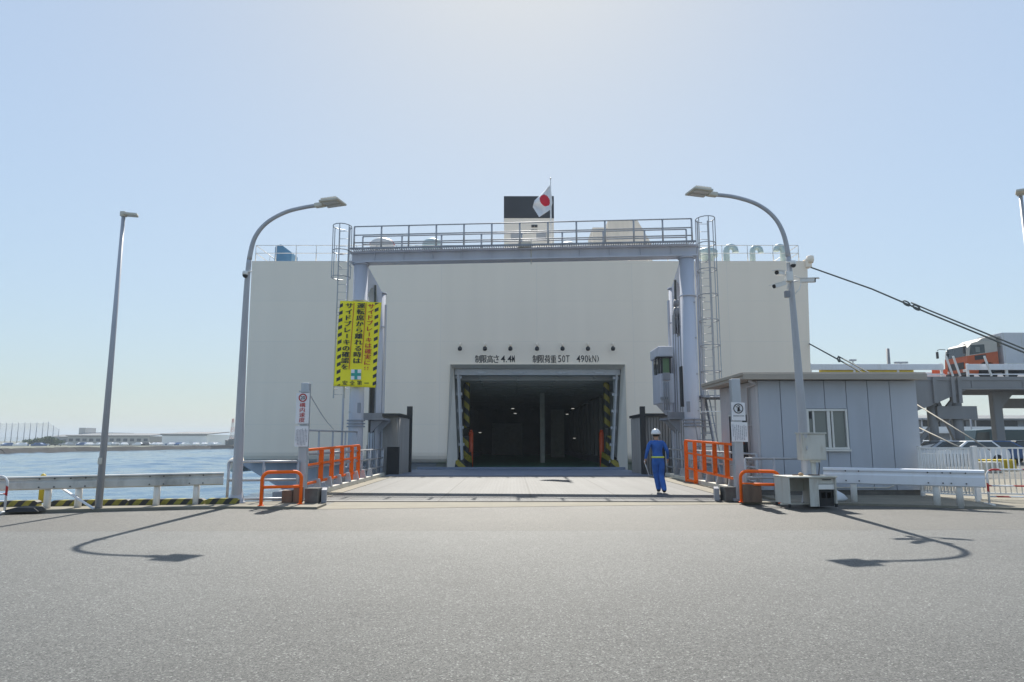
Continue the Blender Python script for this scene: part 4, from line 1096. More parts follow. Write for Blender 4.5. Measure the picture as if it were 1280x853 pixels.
# concrete and rusty blocks behind the hoops
def blocks(label, spec, group=None):
    t = thing('ballast_block', label, 'block', spec[0][0], group)
    for i, (c, sz, rot, m, nm) in enumerate(spec):
        mb = MB(); mb.box(c + V(0, 0, sz[2] / 2), sz, rz=rot, bev=.015); mb.build(nm, m, t)
g0 = gr(362, 630, .05)
blocks('two worn brown steel plates leaning behind the left orange hoop', [(g0 + V(-.16, .35, 0), (.24, .2, .28), .1, 'rust', 'plate'), (g0 + V(.1, .3, 0), (.16, .24, .36), -.05, 'rust', 'plate')])
g0 = gr(384, 630, .05)
blocks('grey concrete foot block under the near end of the left orange gate', [(g0 + V(.05, .3, 0), (.3, .4, .34), 0, 'dark_concrete', 'block'), (g0 + V(.22, .6, 0), (.12, .8, .3), .25, 'gantry_dark', 'wedge_plate')])
g0 = gr(946, 630, .05)
blocks('rusty square drum box standing behind the right orange hoop', [(g0 + V(.02, .45, 0), (.42, .34, .42), 0, 'rust', 'box')])
g0 = gr(921, 628, .02)
blocks('grey concrete foot block under the near end of the right orange gate', [(g0 + V(-.06, .45, 0), (.28, .4, .34), 0, 'dark_concrete', 'block'), (g0 + V(-.26, .75, 0), (.12, .8, .3), -.25, 'gantry_dark', 'wedge_plate')])

# street lamps with curved arm
def street_lamp(label, base, pxs, Y, head_dir, group):
    t = thing('street_lamp', label, 'street lamp', base, group)
    pts = [V(base.x, base.y, .0)] + [at(px, py, Y - .72 * min(1, max(0, at(px, py, Y).z) / 6.9)) for px, py in pxs]
    k = len(pts); zs_ = [p.z for p in pts]
    # smooth the bent arm (Catmull-Rom)
    sm = []; 
    for i in range(k - 1):
        p0, p1, p2, p3 = pts[max(i - 1, 0)], pts[i], pts[i + 1], pts[min(i + 2, k - 1)]
        for s_ in range(6):
            u = s_ / 6; sm.append(0.5 * ((2 * p1) + (p2 - p0) * u + (2 * p0 - 5 * p1 + 4 * p2 - p3) * u * u + (3 * p1 - p0 - 3 * p2 + p3) * u ** 3))
    sm.append(pts[-1]); n = len(sm)
    rad = [.12 - .073 * min(1, (p.z / 6.6)) for p in sm]
    i_ = next(i for i, p in enumerate(sm) if p.z > 5.6)
    mb = MB(); mb.path(sm[:i_ + 1], rad[:i_ + 1], 14); mb.build('pole', 'pole_grey', t)
    mb = MB(); mb.path(sm[i_:], rad[i_:], 12); mb.build('arm', 'pole_grey', t)
    mb = MB(); mb.lathe([(.2, 0.05), (.2, .07), (.17, .08), (.118, .36), (.116, .37)], V(base.x, base.y, 0), 18); mb.build('base_flange', 'pole_grey', t)
    e = pts[-1]; d = Vector(head_dir).normalized(); s = V(-d.y, d.x, 0).normalized(); up = s.cross(d) if s.cross(d).z > 0 else -s.cross(d)
    m = Matrix((d, s, up)).transposed()
    mb = MB(); mb.box(e + d * .06, (.24, .14, .10), rot=m, bev=.02)
    mb.box(e + d * .39 + up * .012, (.48, .48, .05), rot=m, bev=.015)
    for i in range(10): mb.box(e + d * (.19 + i * .04) + up * .06, (.01, .4, .06), rot=m)
    hd = mb.build('lamp_head', 'off_white', t)
    for dy in (-.1, .1): mb = MB(); mb.box(e + d * .38 + s * dy - up * .022, (.36, .15, .02), rot=m); mb.build('diffuser', 'aluminium', hd)
    mb = MB(); mb.span(V(base.x - .07, base.y - .16, .6), V(base.x + .07, base.y - .12, 1.0)); mb.build('hatch', 'pole_grey', t)
    return t
YL, YRl = 16.45, 16.3
bL = gr(295.5, 629, .05); YL = bL.y
street_lamp('curved grey street lamp on the left whose arm leans over the quay towards the banner', bL, [(301, 500), (305, 420), (309.5, 345), (314, 312), (321, 293), (335, 277.5), (357, 265.5), (380, 259.5), (397, 257)], YL, (1, -.22, .06), 'curved quay lamps')
bR = gr(1012, 630, .05); YRl = bR.y
lampR = street_lamp('curved grey street lamp beside the cabin that carries a cluster of cameras', bR, [(1003.5, 530), (996, 440), (989, 360), (984.5, 315), (977.5, 288), (965, 269), (945, 255), (918, 246.5), (893, 243.5)], YRl, (-1, -.22, .04), 'curved quay lamps')
# straight lamps
def straight_lamp(label, base, top, arm):
    t = thing('lamp_post', label, 'lamp post', base, 'straight lamp posts')
    mb = MB(); mb.tube(V(base.x, base.y, base.z), top, .074, 12, r2=.04); mb.build('pole', 'pole_grey', t)
    d = Vector(arm).normalized(); s = V(-d.y, d.x, 0)
    m = Matrix((d, s, V(0, 0, 1))).transposed()
    mb = MB(); mb.box(top + V(0, 0, .02), (.12, .12, .12), bev=.02); mb.box(top + d * .14 + V(0, 0, .02), (.3, .2, .06), rot=m, bev=.02); mb.build('lamp_head', 'off_white', t)
    mb = MB(); mb.box(V(base.x, base.y - .09, 1.05), (.08, .03, .14)); mb.build('plate', 'off_white', t)
b_ = gr(123, 636, .04); tp = at(154.5, 269, b_.y)
straight_lamp('tall straight grey lamp post behind the old guardrail on the far left', b_, V(tp.x, b_.y, tp.z), (1, .3, 0))
tp = at(1275.5, 243, 15.6); b_ = V(tp.x + .05, 15.6, 0)
straight_lamp('straight grey lamp post whose top shows at the right edge of the photo', b_, tp, (-.55, -.85, 0))

# cameras on the poles
def cctv(p, d, label, kind='bullet', group='surveillance cameras on the street lamps'):
    d = Vector(d).normalized(); s = d.cross(V(0, 0, 1)).normalized(); up = s.cross(d); m = Matrix((d, s, up)).transposed()
    t = thing('surveillance_camera', label, 'camera', p, group)
    if kind == 'bullet':
        mb = MB(); mb.box(p + d * .2 + up * .05, (.42, .13, .012), rot=m); mb.box(p + d * .16, (.32, .1, .1), rot=m, bev=.02); mb.build('housing', 'white_steel', t)
        mb = MB(); mb.path([p + d * .3, p + d * .335], .047, 10); mb.build('lens', 'ink', t)
        mb = MB(); mb.tube(p - d * .02, p - d * .14 - up * .02, .025, 8); mb.build('bracket', 'white_steel', t)
    else:
        mb = MB(); mb.lathe([(.02, .1), (.06, .085), (.068, .01), (.06, 0)], p, 14); mb.build('housing', 'white_steel', t)
        mb = MB(); mb.lathe([(.06, 0), (.057, -.03), (.036, -.06), (.01, -.07)], p, 14); mb.build('lens', 'ink', t)
        mb = MB(); mb.tube(p + V(0, 0, .08), p + V(0, 0, .08) + Vector((-d.x * .16, -d.y * .16, 0)), .018, 8); mb.build('bracket', 'white_steel', t)
YCl, YCr = YL - .6, YRl - .56          # the lamps lean a little towards the yard
q = at(307.5, 344.5, YCl); cctv(V(q.x, YCl - .05, q.z), (-1, 0, 0), 'small dark dome camera on the left curved lamp', 'dome')
q = at(979, 342, YCr - .1); cctv(q, (-.8, -.75, -.12), 'uppermost white bullet camera facing left on the right curved lamp')
q = at(981, 354, YCr - .1); cctv(q, (-1, -.35, -.35), 'lower white bullet camera tilted down to the left on the right curved lamp')
q = at(1000, 351, YCr + .05); cctv(q, (.95, -.55, -.1), 'white bullet camera facing right on the right curved lamp')
q = at(991.5, 331, YCr - .16); cctv(q, (1, -1, 0), 'dark dome camera highest on the right curved lamp', 'dome')
bx = thing('camera_junction_box', 'small grey junction box strapped under the cameras on the right curved lamp', 'junction box', at(984, 368, YCr - .12))
mb = MB(); mb.box(at(984, 368, YCr - .12), (.11, .1, .15), bev=.01); mb.build('box', 'gantry_dark', bx)
mb = MB(); p = at(986, 346, YCr - .1); mb.box(p, (.16, .12, .22), bev=.01); mb.tube(p + V(-.02, 0, -.1), at(984, 362, YCr - .12), .012, 5); mb.path([at(993, 345, YCr), at(1003, 349, YCr), at(999, 362, YCr), at(993, 368, YCr)], .01, 5); mb.build('cable', 'white_steel', bx)

# guardrails
def guardrail(label, p0, p1, ztop, zbot, posts, m, wave, splice, group='guardrails along the quay', tilt=0.0):
    t = thing('guardrail', label, 'guardrail', (p0 + p1) / 2, group)
    d = (p1 - p0); L = d.length; d.normalize(); n = V(d.y, -d.x, 0)     # towards the camera
    if n.y > 0: n = -n
    h = ztop - zbot
    prof = [(0, 0), (.04, .01), (.06, .06), (.065, .56), (.04, .66), (.04, .74), (.07, .84), (.06, .96), (.0, 1)] if wave else [(0, 0), (.05, .01), (.085, .10), (.085, .56), (.03, .70), (.03, .80), (.085, .9), (.07, .985), (.0, 1)]
    def section(u): 
        q = p0 + d * u
        return [q + n * a + V(0, 0, zbot + tilt * (1 - u / L) + h * b) for a, b in prof]
    mb = MB(); A, B = section(0), section(L)
    mb.loft(A, B, closed=False)
    mb.loft([p - n * .012 for p in A], [p - n * .012 for p in B], closed=False)
    mb.build('beam', m, t)
    for a, b in splice:
        mb = MB()
        A = [p + n * .008 for p in section(a)]; B = [p + n * .008 for p in section(b)]
        mb.loft(A, B, closed=False)
        mb.build('end_sheet', 'white_paint' if wave else 'old_guardrail', t)
    for u in posts:
        q = p0 + d * u
        mb = MB(); mb.tube(V(q.x, q.y, 0) - n * .06, V(q.x, q.y, ztop + tilt * (1 - u / L) - .03) - n * .06, .07, 12)
        mb.build('post', 'white_steel', t)
    mb = MB()
    for u in posts:
        for du in (-.14, .14):
            for f in (.2, .8):
                q = p0 + d * (u + du) + n * .088 + V(0, 0, zbot + tilt * (1 - (u + du) / L) + h * f); mb.path([q - n * .02, q + n * .012], .016, 6)
    mb.build('bolt', 'dark', t)
    return t
pa, pb = gr(57, 636.5, .04), gr(244, 631.5, .04)
d = (pb - pa).normalized(); start = pa - d * 3.2; end = pb + d * .55; Lg = (end - start).length
u0 = 3.2; span_ = (pb - pa).length
posts = [u0 + span_ * f for f in (0, .205, .73, 1.0)]
posts = [u0 + (gr(x, y, .04) - pa).length for x, y in ((57, 636.5), (97, 635), (194, 633), (244, 631.5))] + [1.2]
guardrail('long weathered grey guardrail along the water on the left', start, end, zpx(592.5, end.y), zpx(608.5, end.y), posts, 'old_guardrail', False, [(u0 + span_ - .32, Lg + .02)], tilt=-.06)
pa, pb = gr(1068, 627.5, .05), gr(1201, 633, .05)
d = (pb - pa).normalized(); start = pa - d * .62; end = pb + d * .48
guardrail('short bright white guardrail in front of the grey cabin', start, end, zpx(588.5, (start.y + end.y) / 2), zpx(609.5, (start.y + end.y) / 2), [.62, .62 + (gr(1172, 632, .05) - pa).length, .62 + (pb - pa).length], 'white_paint', True, [(-.01, .4), ((end - start).length - .9, (end - start).length + .01)])

# wheel stops on the quay edge
ws_a, ws_b = gr(10, 633.5, .05), gr(290, 630, .05)
dq = (ws_b - ws_a).normalized(); rz = math.atan2(dq.y, dq.x)
def stop_mesh(L):
    mb = MB(); mb.prism([V(-L / 2, -.1, 0), V(L / 2, -.1, 0), V(L / 2, -.1, .09), V(L / 2 - .06, -.1, .125), V(-L / 2 + .06, -.1, .125), V(-L / 2, -.1, .09)], (0, .2, 0)); return mb
proto = None
spots = [(17, '%s yellow and black wheel stop farthest left, half hidden by the red and white barricade' % 'short'), (110, 'yellow and black wheel stop at the foot of the straight lamp post'), (205, 'yellow and black wheel stop under the free end of the old guardrail'), (277, 'yellow and black wheel stop beside the base of the left curved lamp')]
for px, lab in spots:
    c = ws_a + dq * ((px - 10) / 280 * (ws_b - ws_a).length)
    Ls = 1.62 if px > 50 else .95
    if px != 205: s_ = stop_mesh(.72 if px == 277 else Ls).build('wheel_stop', 'hazard')
    else: s_ = proto.copy(); col.objects.link(s_)
    if px == 110: proto = s_
    s_.location = V(c.x, c.y + .06, .05); s_.rotation_euler = (0, 0, rz)
    tag(s_, lab, 'wheel stop', 'yellow and black wheel stops on the quay edge')
# bollard post and mooring bits by the water on the left
q = gr(51, 629, .05)
mb = MB(); mb.tube(q, q + V(0, 0, .62), .06, 12); mb.lathe([(.06, .6), (.05, .65), (.01, .67)], q, 12)
tag(origin_at(mb.build('marker_post', 'yellow'), q), 'thin yellow marker post behind the old guardrail', 'post')
mb = MB(); a = gr(117, 636, .06); b = at(70, 606, a.y + .4); mb.bar(a, b, .05, .03)
tag(origin_at(mb.build('brace_bar', 'white_paint'), a), 'white flat bar leaning behind the old guardrail', 'bar')
mb = MB()
q = gr(26, 640, .05)
mb.prism([q + V(-.3, -.12, 0), q + V(.32, .05, 0), q + V(.2, .08, .07), q + V(-.12, .0, .085), q + V(-.26, -.1, .04)], (-.06, .35, 0))
tag(origin_at(mb.build('rubber_mat', 'rubber_black'), q), 'low black rubber wedge lying on the quay behind the left barricade', 'rubber')

# red and white pipe barricades
def barricade(label, L, Rr, h, mids, group='red and white pipe barricades'):
    t = thing('pipe_barricade', label, 'barricade', (L + Rr) / 2, group)
    d = (Rr - L).normalized(); r = .14; n = V(-d.y, d.x, 0)
    pts = [L, L + V(0, 0, h - r)] + [L + d * (r - r * math.cos(i * math.pi / 12)) + V(0, 0, h - r + r * math.sin(i * math.pi / 12)) for i in range(1, 7)]
    pts += [Rr - d * (r - r * math.sin(i * math.pi / 12)) + V(0, 0, h - r + r * math.cos(i * math.pi / 12)) for i in range(0, 6)] + [Rr + V(0, 0, h - r), Rr]
    mb = MB(); mb.path(pts, .022, 10); mb.build('frame', 'red_white', t)
    for m_ in mids:
        mb = MB(); mb.tube(L + V(0, 0, m_), Rr + V(0, 0, m_), .018, 8); mb.build('cross_rail', 'red_white', t)
    for p in (L, Rr):
        mb = MB(); mb.tube(p - n * .24 + V(0, 0, .01), p + n * .24 + V(0, 0, .01), .022, 8); mb.build('foot', 'white_steel', t)
Rr = gr(5.5, 640.5, .05); barricade('red and white pipe barricade cut by the left edge of the photo', Rr - V(1.25, .42, 0), Rr, .72, (.22, .36))
L = gr(1237, 631, .05); barricade('red and white pipe barricade by the white fence at the right edge', L, L + V(1.35, -.28, 0), .78, (.18, .42))

# grey pipe rails at the quay edge
def pipe_fence(label, pts, h, mids, sp_):
    t = thing('pipe_railing', label, 'railing', pts[0], 'grey pipe railings at the quay edge')
    pts = [Vector(p) for p in pts]
    for zz in [h] + list(mids):
        mb = MB(); mb.path([p + V(0, 0, zz) for p in pts], .03, 8); mb.build('rail', 'rail_steel', t)
    for a, b in zip(pts, pts[1:]):
        k = max(1, round((b - a).length / sp_))
        for i in range(k + 1):
            q = a.lerp(b, i / k); mb = MB(); mb.tube(q, q + V(0, 0, h), .034, 8); mb.build('post', 'rail_steel', t)
a, b = gr(302, 626, .05), gr(374, 625.5, .05)
pipe_fence('grey pipe railing at the water edge between the left lamp and the speed limit post', [V(a.x - .2, 16.45, .05), V(b.x, 16.75, .05)], .93, (.06, .5), .78)
pipe_fence('grey pipe railing in front of the cabin behind the right orange hoop', [V(at(931, 570, 17.6).x, 17.6, .05), V(at(1003, 570, 17.6).x, 17.6, .05)], .98, (.5,), .8)
# inner walkway rail behind the left gate
pipe_fence('grey pipe railing on the walkway beyond the left orange gate', [V(-6.5, 21.5, .05), V(-5.9, 26.2, .05)], 1.75, (1.0, .1), 1.1)
mb = MB(); mb.span(V(-6.7, 19.5, -.3), V(-5.62, 26.6, .05)); t_ = mb.build('access_walkway', 'gantry_dark'); tag(origin_at(t_, V(-6.2, 19.5, -.3)), 'dark grey steel access walkway beside the left of the link bridge', 'walkway')

# grey cabin
YC = 18.5
cx0, cx1 = at(951, 560, YC).x, at(1151.5, 560, YC).x
yc1 = 21.75
zw = zpx(476, YC)
cabn = thing('cabin', 'grey prefabricated control cabin with ribbed panels and a sliding window', 'cabin', ((cx0 + cx1) / 2, YC + 1.6, .05))
mb = MB(); npan = 7
seams = [cx0, at(978, 540, YC).x, at(1005, 540, YC).x, at(1033.5, 540, YC).x, at(1061, 540, YC).x, at(1088, 540, YC).x, at(1116, 540, YC).x, cx1]
wx0, wx1, wz0, wz1 = at(1009, 540, YC).x, at(1060, 540, YC).x, zpx(562, YC), zpx(511.5, YC)
def wall_box(a, b, z0, z1): mb.span(V(a + .008, YC, z0), V(b - .008, YC + .1, z1), bev=.006)
for a, b in zip(seams, seams[1:]):
    if b > wx0 + .05 and a < wx1 - .05:
        wall_box(a, b, .18, wz0 - .01); wall_box(a, b, wz1 + .01, zw)
        if a < wx0 - .02: wall_box(a, wx0, wz0 - .01, wz1 + .01)
        if b > wx1 + .02: wall_box(wx1, b, wz0 - .01, wz1 + .01)
    else: wall_box(a, b, .18, zw)
mb.build('front_wall', 'cabin_panel', cabn)
mb = MB(); 
sy = [YC + .02 + (yc1 - YC - .02) * i / 5 for i in range(6)]
for a, b in zip(sy, sy[1:]): mb.span(V(cx0 - .05, a + .006, .18), V(cx0 + .05, b - .006, zw), bev=.006)
mb.span(V(cx0 + .06, YC + .11, .18), V(cx1, YC + .14, wz0 - .04)); mb.span(V(cx0 + .06, YC + .11, wz1 + .04), V(cx1, YC + .14, zw)); mb.span(V(cx0 + .06, YC + .11, wz0 - .04), V(wx0 - .02, YC + .14, wz1 + .04)); mb.span(V(wx1 + .02, YC + .11, wz0 - .04), V(cx1, YC + .14, wz1 + .04))
mb.span(V(cx1 - .06, YC + .15, .18), V(cx1, yc1, zw)); mb.span(V(cx0 + .06, yc1 - .05, .18), V(cx1 - .065, yc1, zw))
mb.span(V(cx0 + .06, YC + .15, .19), V(cx1 - .065, yc1 - .06, .22))
mb.build('side_wall', 'cabin_panel_side', cabn)
mb = MB(); mb.span(V(cx0 + .0, YC + .03, .05), V(cx1, yc1 - .03, .178)); mb.build('plinth', 'dark_concrete', cabn)
mb = MB(); mb.span(V(cx0 - .5, YC - .3, zw + .02), V(cx1 + .06, yc1 + .35, zw + .1)); mb.span(V(cx0 - .53, YC - .33, zw + .105), V(cx1 + .1, yc1 + .38, zw + .2), bev=.015); mb.build('roof', 'fascia', cabn)
mb = MB(); mb.span(V(cx0 - .5, YC - .38, zw - .0), V(cx1 + .1, YC - .305, zw + .16), bev=.012); mb.build('gutter', 'fascia', cabn)
mb = MB(); mb.path([V(cx0 - .3, YC - .2, zw - .02), V(cx0 - .1, YC - .1, zw - .1), V(cx0 - .12, YC + .5, zw - .16), V(cx0 - .12, YC + .52, .1)], .035, 8)
for z in (.9, 1.9): mb.box(V(cx0 - .12, YC + .5, z), (.12, .1, .03))
mb.build('downpipe', 'cabin_panel_side', cabn)
# window
mb = MB(); f = .055
mb.span(V(wx0, YC - .03, wz1 - f), V(wx1, YC + .09, wz1)); mb.span(V(wx0, YC - .05, wz0), V(wx1, YC + .09, wz0 + f))
mb.span(V(wx0, YC - .03, wz0 + f + .002), V(wx0 + f, YC + .09, wz1 - f - .002)); mb.span(V(wx1 - f, YC - .03, wz0 + f + .002), V(wx1, YC + .09, wz1 - f - .002))
xm = at(1036.5, 540, YC).x; xq = at(1018, 540, YC).x; x3 = at(1041.5, 540, YC).x
mb.span(V(xm - .04, YC - .015, wz0 + f + .002), V(xm + .04, YC + .06, wz1 - f - .002))
for xx in (xq, x3): mb.span(V(xx - .025, YC + .0, wz0 + f + .002), V(xx + .025, YC + .06, wz1 - f - .002))
mb.span(V(wx0 - .02, YC - .1, wz0 - .05), V(wx1 + .02, YC + .02, wz0 - .005))
wf = mb.build('window', 'aluminium', cabn)
mb = MB(); mb.span(V(wx0 + f, YC + .03, wz0 + f), V(wx1 - f, YC + .036, wz1 - f)); mb.build('pane', 'pale_glass', wf)
mb = MB(); mb.span(V(wx0 + f + .02, YC + .005, wz1 - .26), V(xq - .05, YC + .012, wz1 - f - .03)); mb.build('ventilator', 'ink', wf)
# side window / door on the left wall
ya, yb2 = YC + .85, YC + 2.3
mb = MB(); mb.span(V(cx0 - .09, ya, .95), V(cx0 - .052, yb2, 2.2)); sw = mb.build('side_window', 'dark', cabn)
mb = MB(); mb.span(V(cx0 - .1, ya + .08, 1.03), V(cx0 - .092, ya + .68, 2.12)); mb.span(V(cx0 - .1, ya + .76, 1.03), V(cx0 - .092, yb2 - .08, 2.12)); mb.build('pane', 'glass', sw)
mb = MB(); mb.span(V(cx0 - .1, ya - .05, 2.2), V(cx0 - .05, yb2 + .05, 2.25)); mb.span(V(cx0 - .13, ya - .05, .88), V(cx0 - .05, yb2 + .05, .93)); mb.build('sill', 'aluminium', sw)
mb = MB(); mb.path([V(cx1 - 3.3, YC - .06, .25), V(cx1 - 1.0, YC - .06, .25), V(cx1 - .85, YC - .06, .3), V(cx1 - .85, YC - .06, .5)], .02, 6); mb.build('conduit', 'off_white', cabn)

# control box on a stand
Yj = 15.75
a, b = at(1003.5, 575.5, Yj), at(1031.5, 542.5, Yj)
jb = thing('control_box', 'beige electrical box on a stout stand between the old desk and the cabin window', 'electrical box', ((a.x + b.x) / 2, Yj, .05))
mb = MB(); mb.span(V(a.x, Yj, a.z), V(b.x, Yj + .3, b.z), bev=.012); mb.span(V(a.x - .02, Yj - .03, b.z + .002), V(b.x + .02, Yj + .32, b.z + .03)); mb.span(V(a.x + .02, Yj - .012, a.z + .03), V(b.x - .02, Yj - .002, b.z - .03), bev=.004); mb.build('box', 'desk_grey', jb)
xm = at(1019, 590, Yj).x
mb = MB(); mb.span(V(xm - .16, Yj + .05, a.z - .05), V(xm + .16, Yj + .25, a.z - .003)); mb.tube(V(xm, Yj + .15, .05), V(xm, Yj + .15, a.z - .05), .075, 12, r2=.085); mb.build('stand', 'off_white', jb)
mb = MB(); mb.path([V(xm + .14, Yj + .1, a.z), V(xm + .15, Yj + .1, a.z - .12), V(xm + .1, Yj + .12, .5), V(xm + .12, Yj + .1, .05)], .012, 6); mb.build('cable', 'ink', jb)
mb = MB(); mb.box(V(a.x + .1, Yj - .02, (a.z + b.z) / 2 - .02), (.03, .03, .09)); mb.build('handle', 'galvanised', jb)

# old office desk
dsk_c = gr(999, 630, .05); dc = V(dsk_c.x, 15.62, .03)
rz = R(6)
desk = thing('desk', 'old grey steel office desk standing outdoors with worn white top', 'desk', dc)
Mz = Matrix.Rotation(rz, 3, 'Z')
def dbox(mb, c, sz, bev=.006): mb.box(dc + Mz @ Vector(c), sz, rz=rz, bev=bev)
DW, DD, DH = 1.14, .7, .66
mb = MB(); dbox(mb, (0, 0, DH), (DW, DD, .035), .01); mb.build('desktop', 'off_white', desk)
mb = MB(); dbox(mb, (-DW / 2 + .03, 0, DH / 2 + .03), (.03, DD - .06, DH - .1)); mb.build('side_panel', 'desk_grey', desk)
mb = MB(); dbox(mb, (DW / 2 - .03, 0, DH / 2 + .03), (.03, DD - .06, DH - .1)); mb.build('side_panel', 'desk_grey', desk)
mb = MB(); dbox(mb, (.12, 0, DH / 2), (.03, DD - .06, DH - .04)); dbox(mb, (.03, -DD / 2 + .05, DH / 2), (.2, .025, DH - .04)); mb.build('partition', 'desk_grey', desk)
mb = MB(); dbox(mb, (-.2, DD / 2 - .06, DH - .2), (.66, .02, .3)); mb.build('modesty_panel', 'desk_grey', desk)
mb = MB(); dbox(mb, (.34, .02, DH - .09), (.38, DD - .1, .13)); dr = mb.build('drawer', 'desk_grey', desk)
mb = MB(); dbox(mb, (.34, -DD / 2 + .045, DH - .06), (.2, .02, .02)); mb.build('handle', 'dark', dr)
mb = MB(); dbox(mb, (.34, .02, DH - .22), (.38, DD - .1, .11)); mb.build('drawer', 'white_steel', desk)
for x in (-DW / 2 + .03, .12, DW / 2 - .03):
    for y in (-DD / 2 + .06, DD / 2 - .06): mb = MB(); dbox(mb, (x, y, .04), (.045, .05, .07)); mb.build('foot', 'rubber_black', desk)
mb = MB(); dbox(mb, (-.25, 0, .06), (.7, .06, .04)); mb.build('floor_rail', 'off_white', desk)
cr = thing('crate', 'black plastic crate tucked under the drawers of the old desk', 'crate', dc + Mz @ V(.34, .02, 0))
mb = MB(); c0_ = V(.34, .0, .0)
for x, y, sx, sy in ((-.17, 0, .015, .5), (.17, 0, .015, .5), (0, .245, .35, .015)): dbox(mb, (c0_.x + x, y, .2), (sx, sy, .34), .003)
dbox(mb, (c0_.x, -.245, .11), (.35, .015, .16), .003); dbox(mb, (c0_.x, -.245, .345), (.35, .015, .05), .003); dbox(mb, (c0_.x, 0, .035), (.34, .48, .02), .003)
for x in (-.13, 0, .13): dbox(mb, (c0_.x + x, -.245, .25), (.03, .014, .17), .003)
mb.build('shell', 'rubber_black', cr)
def pebble(name, m, c, sz, lab, cat):
    mb = MB(); bmesh.ops.create_icosphere(mb.bm, subdivisions=2, radius=1)
    for v in mb.bm.verts: v.co = Vector((v.co.x * sz[0], v.co.y * sz[1], max(v.co.z, -.6) * sz[2])) * (1 + .12 * math.sin(v.co.x * 5 + v.co.y * 7 + v.co.z * 3)) ; 
    for v in mb.bm.verts: v.co += dc + Mz @ Vector(c)
    o = mb.build(name, m, smooth=True); tag(origin_at(o, dc + Mz @ Vector(c) - V(0, 0, sz[2] * .6)), lab, cat)
pebble('stone', 'wood', (-.15, -.12, DH + .045), (.055, .05, .045), 'brown lump lying on the old desk top', 'stone')
mb = MB()
for i, (x, y, a_) in enumerate(((.15, .0, .5), (.24, -.05, -.2), (-.2, .02, .2))): mb.box(dc + Mz @ V(x, y, DH + .03), (.16, .035, .02), rz=rz + a_, bev=.004)
tag(origin_at(mb.build('chain', 'rust'), dc + Mz @ V(.15, 0, DH + .02)), 'short rusty chain pieces scattered on the old desk top', 'chain')
# white sack beside the desk
sk = gr(1046, 627, .05)
mb = MB(); mb.lathe([(.3, 0), (.34, .06), (.3, .16), (.2, .24), (.1, .3), (.07, .36), (.1, .42), (.03, .44)], V(0, 0, 0), 20)
for v in mb.bm.verts: v.co = Vector((v.co.x * 1.0 + .05 * math.sin(v.co.z * 20), v.co.y * .7 + .03 * math.sin(v.co.x * 14), v.co.z * (1 + .1 * math.sin(v.co.x * 9)))) * .95 + sk + V(-.05, .15, 0)
tag(origin_at(mb.build('sack', 'sack', smooth=True), sk), 'tied white sack on the ground between the old desk and the white guardrail', 'sack')

# white picket fence by the right edge
def picket(label, p0, p1, h, gap, posts, group='white steel picket fences'):
    t = thing('picket_fence', label, 'fence', p0, group)
    d = p1 - p0; L = d.length; d.normalize()
    for z in (.14, h - .02):
        mb = MB(); mb.bar(p0 + V(0, 0, z), p1 + V(0, 0, z), .045, .04); mb.build('rail', 'white_steel', t)
    k = int(L / gap); mb = MB()
    for i in range(k + 1): q = p0 + d * (i * L / k); mb.tube(q + V(0, 0, .14), q + V(0, 0, h - .02), .017, 6)
    mb.build('picket', 'white_steel', t)
    for u in posts:
        q = p0 + d * (u * L); mb = MB(); mb.box(q + V(0, 0, (h + .03) / 2), (.085, .085, h + .03), bev=.01); mb.build('post', 'white_steel', t)
pz_ = .05
f0 = V(at(1147, 560, 17.6).x, 17.6, pz_); f1 = V(at(1216, 560, 16.6).x, 16.6, pz_)
picket('near leaf of white picket fence folded beside the cabin corner', f0, f1, 1.27, .075, (1.0,))
f0 = V(at(1149, 560, 18.2).x, 18.2, pz_); f1 = V(at(1214, 560, 17.4).x, 17.4, pz_)
picket('rear leaf of white picket fence seen through the near leaf', f0, f1, 1.26, .075, (0,))
f0 = V(at(1218, 560, 17.3).x, 17.3, pz_); f1 = V(f0.x + 4.4, 15.9, pz_)
picket('long run of white picket fence leading off at the right edge', f0, f1, 1.27, .115, (0, .44, 1))

# mooring lines to the quay
def mooring(label, pts, r, twin_from, eye):
    t = thing('mooring_line', label, 'rope', pts[0], 'mooring lines from the ferry stern')
    P_ = []
    for a, b in zip(pts, pts[1:]):
        for i in range(10): P_.append(a.lerp(b, i / 10))
    P_.append(pts[-1]); n = len(P_)
    mb = MB(); mb.path(P_, r, 8); mb.build('rope', 'rope', t)
    k = int(n * twin_from); mb = MB(); mb.path([p + V(.02, -.05, .14 + .0 * i) for i, p in enumerate(P_[k:])], r * .9, 8); mb.build('doubled_rope', 'rope', t)
    e = P_[k]; d = (P_[min(k + 1, n - 1)] - P_[k - 1]).normalized()
    for j, off in enumerate(eye):
        c = e + d * off; mb = MB(); mb.path([c + d * (.2 * math.cos(i * math.pi / 6)) + V(0, -.05, .11 * math.sin(i * math.pi / 6)) for i in range(12)], r * .9, 6, closed=True); mb.build('shackle', 'rope', t)
    return t
A = at(1009.5, 333, YS + .3); B = at(1160, 391.5, 34); Cc = at(1300, 449, 30.5); D = at(1460, 520, 27)
mooring('long upper mooring rope from the ferry corner across the sky in front of the lorry', [A, at(1090, 361.5, 36.2), B, Cc, D], .042, .42, (-.25, .3))
A = at(1010, 429, YS + .3); B = at(1052, 452, 33); Cc = at(1085, 470, 29.5); D = at(1130, 500, 26.3)
mooring('short lower mooring rope dropping from the ferry corner behind the cabin roof', [A, B, Cc, D], .036, .3, (.1,))
mb = MB(); q = at(1009, 330, YS + .1); mb.box(q, (.35, .5, .5), bev=.05); mb.lathe([(.16, -.1), (.22, .1), (.2, .3), (.02, .36)], q + V(.1, -.2, .1), 10); mb.build('fairlead', 'hull', ship)

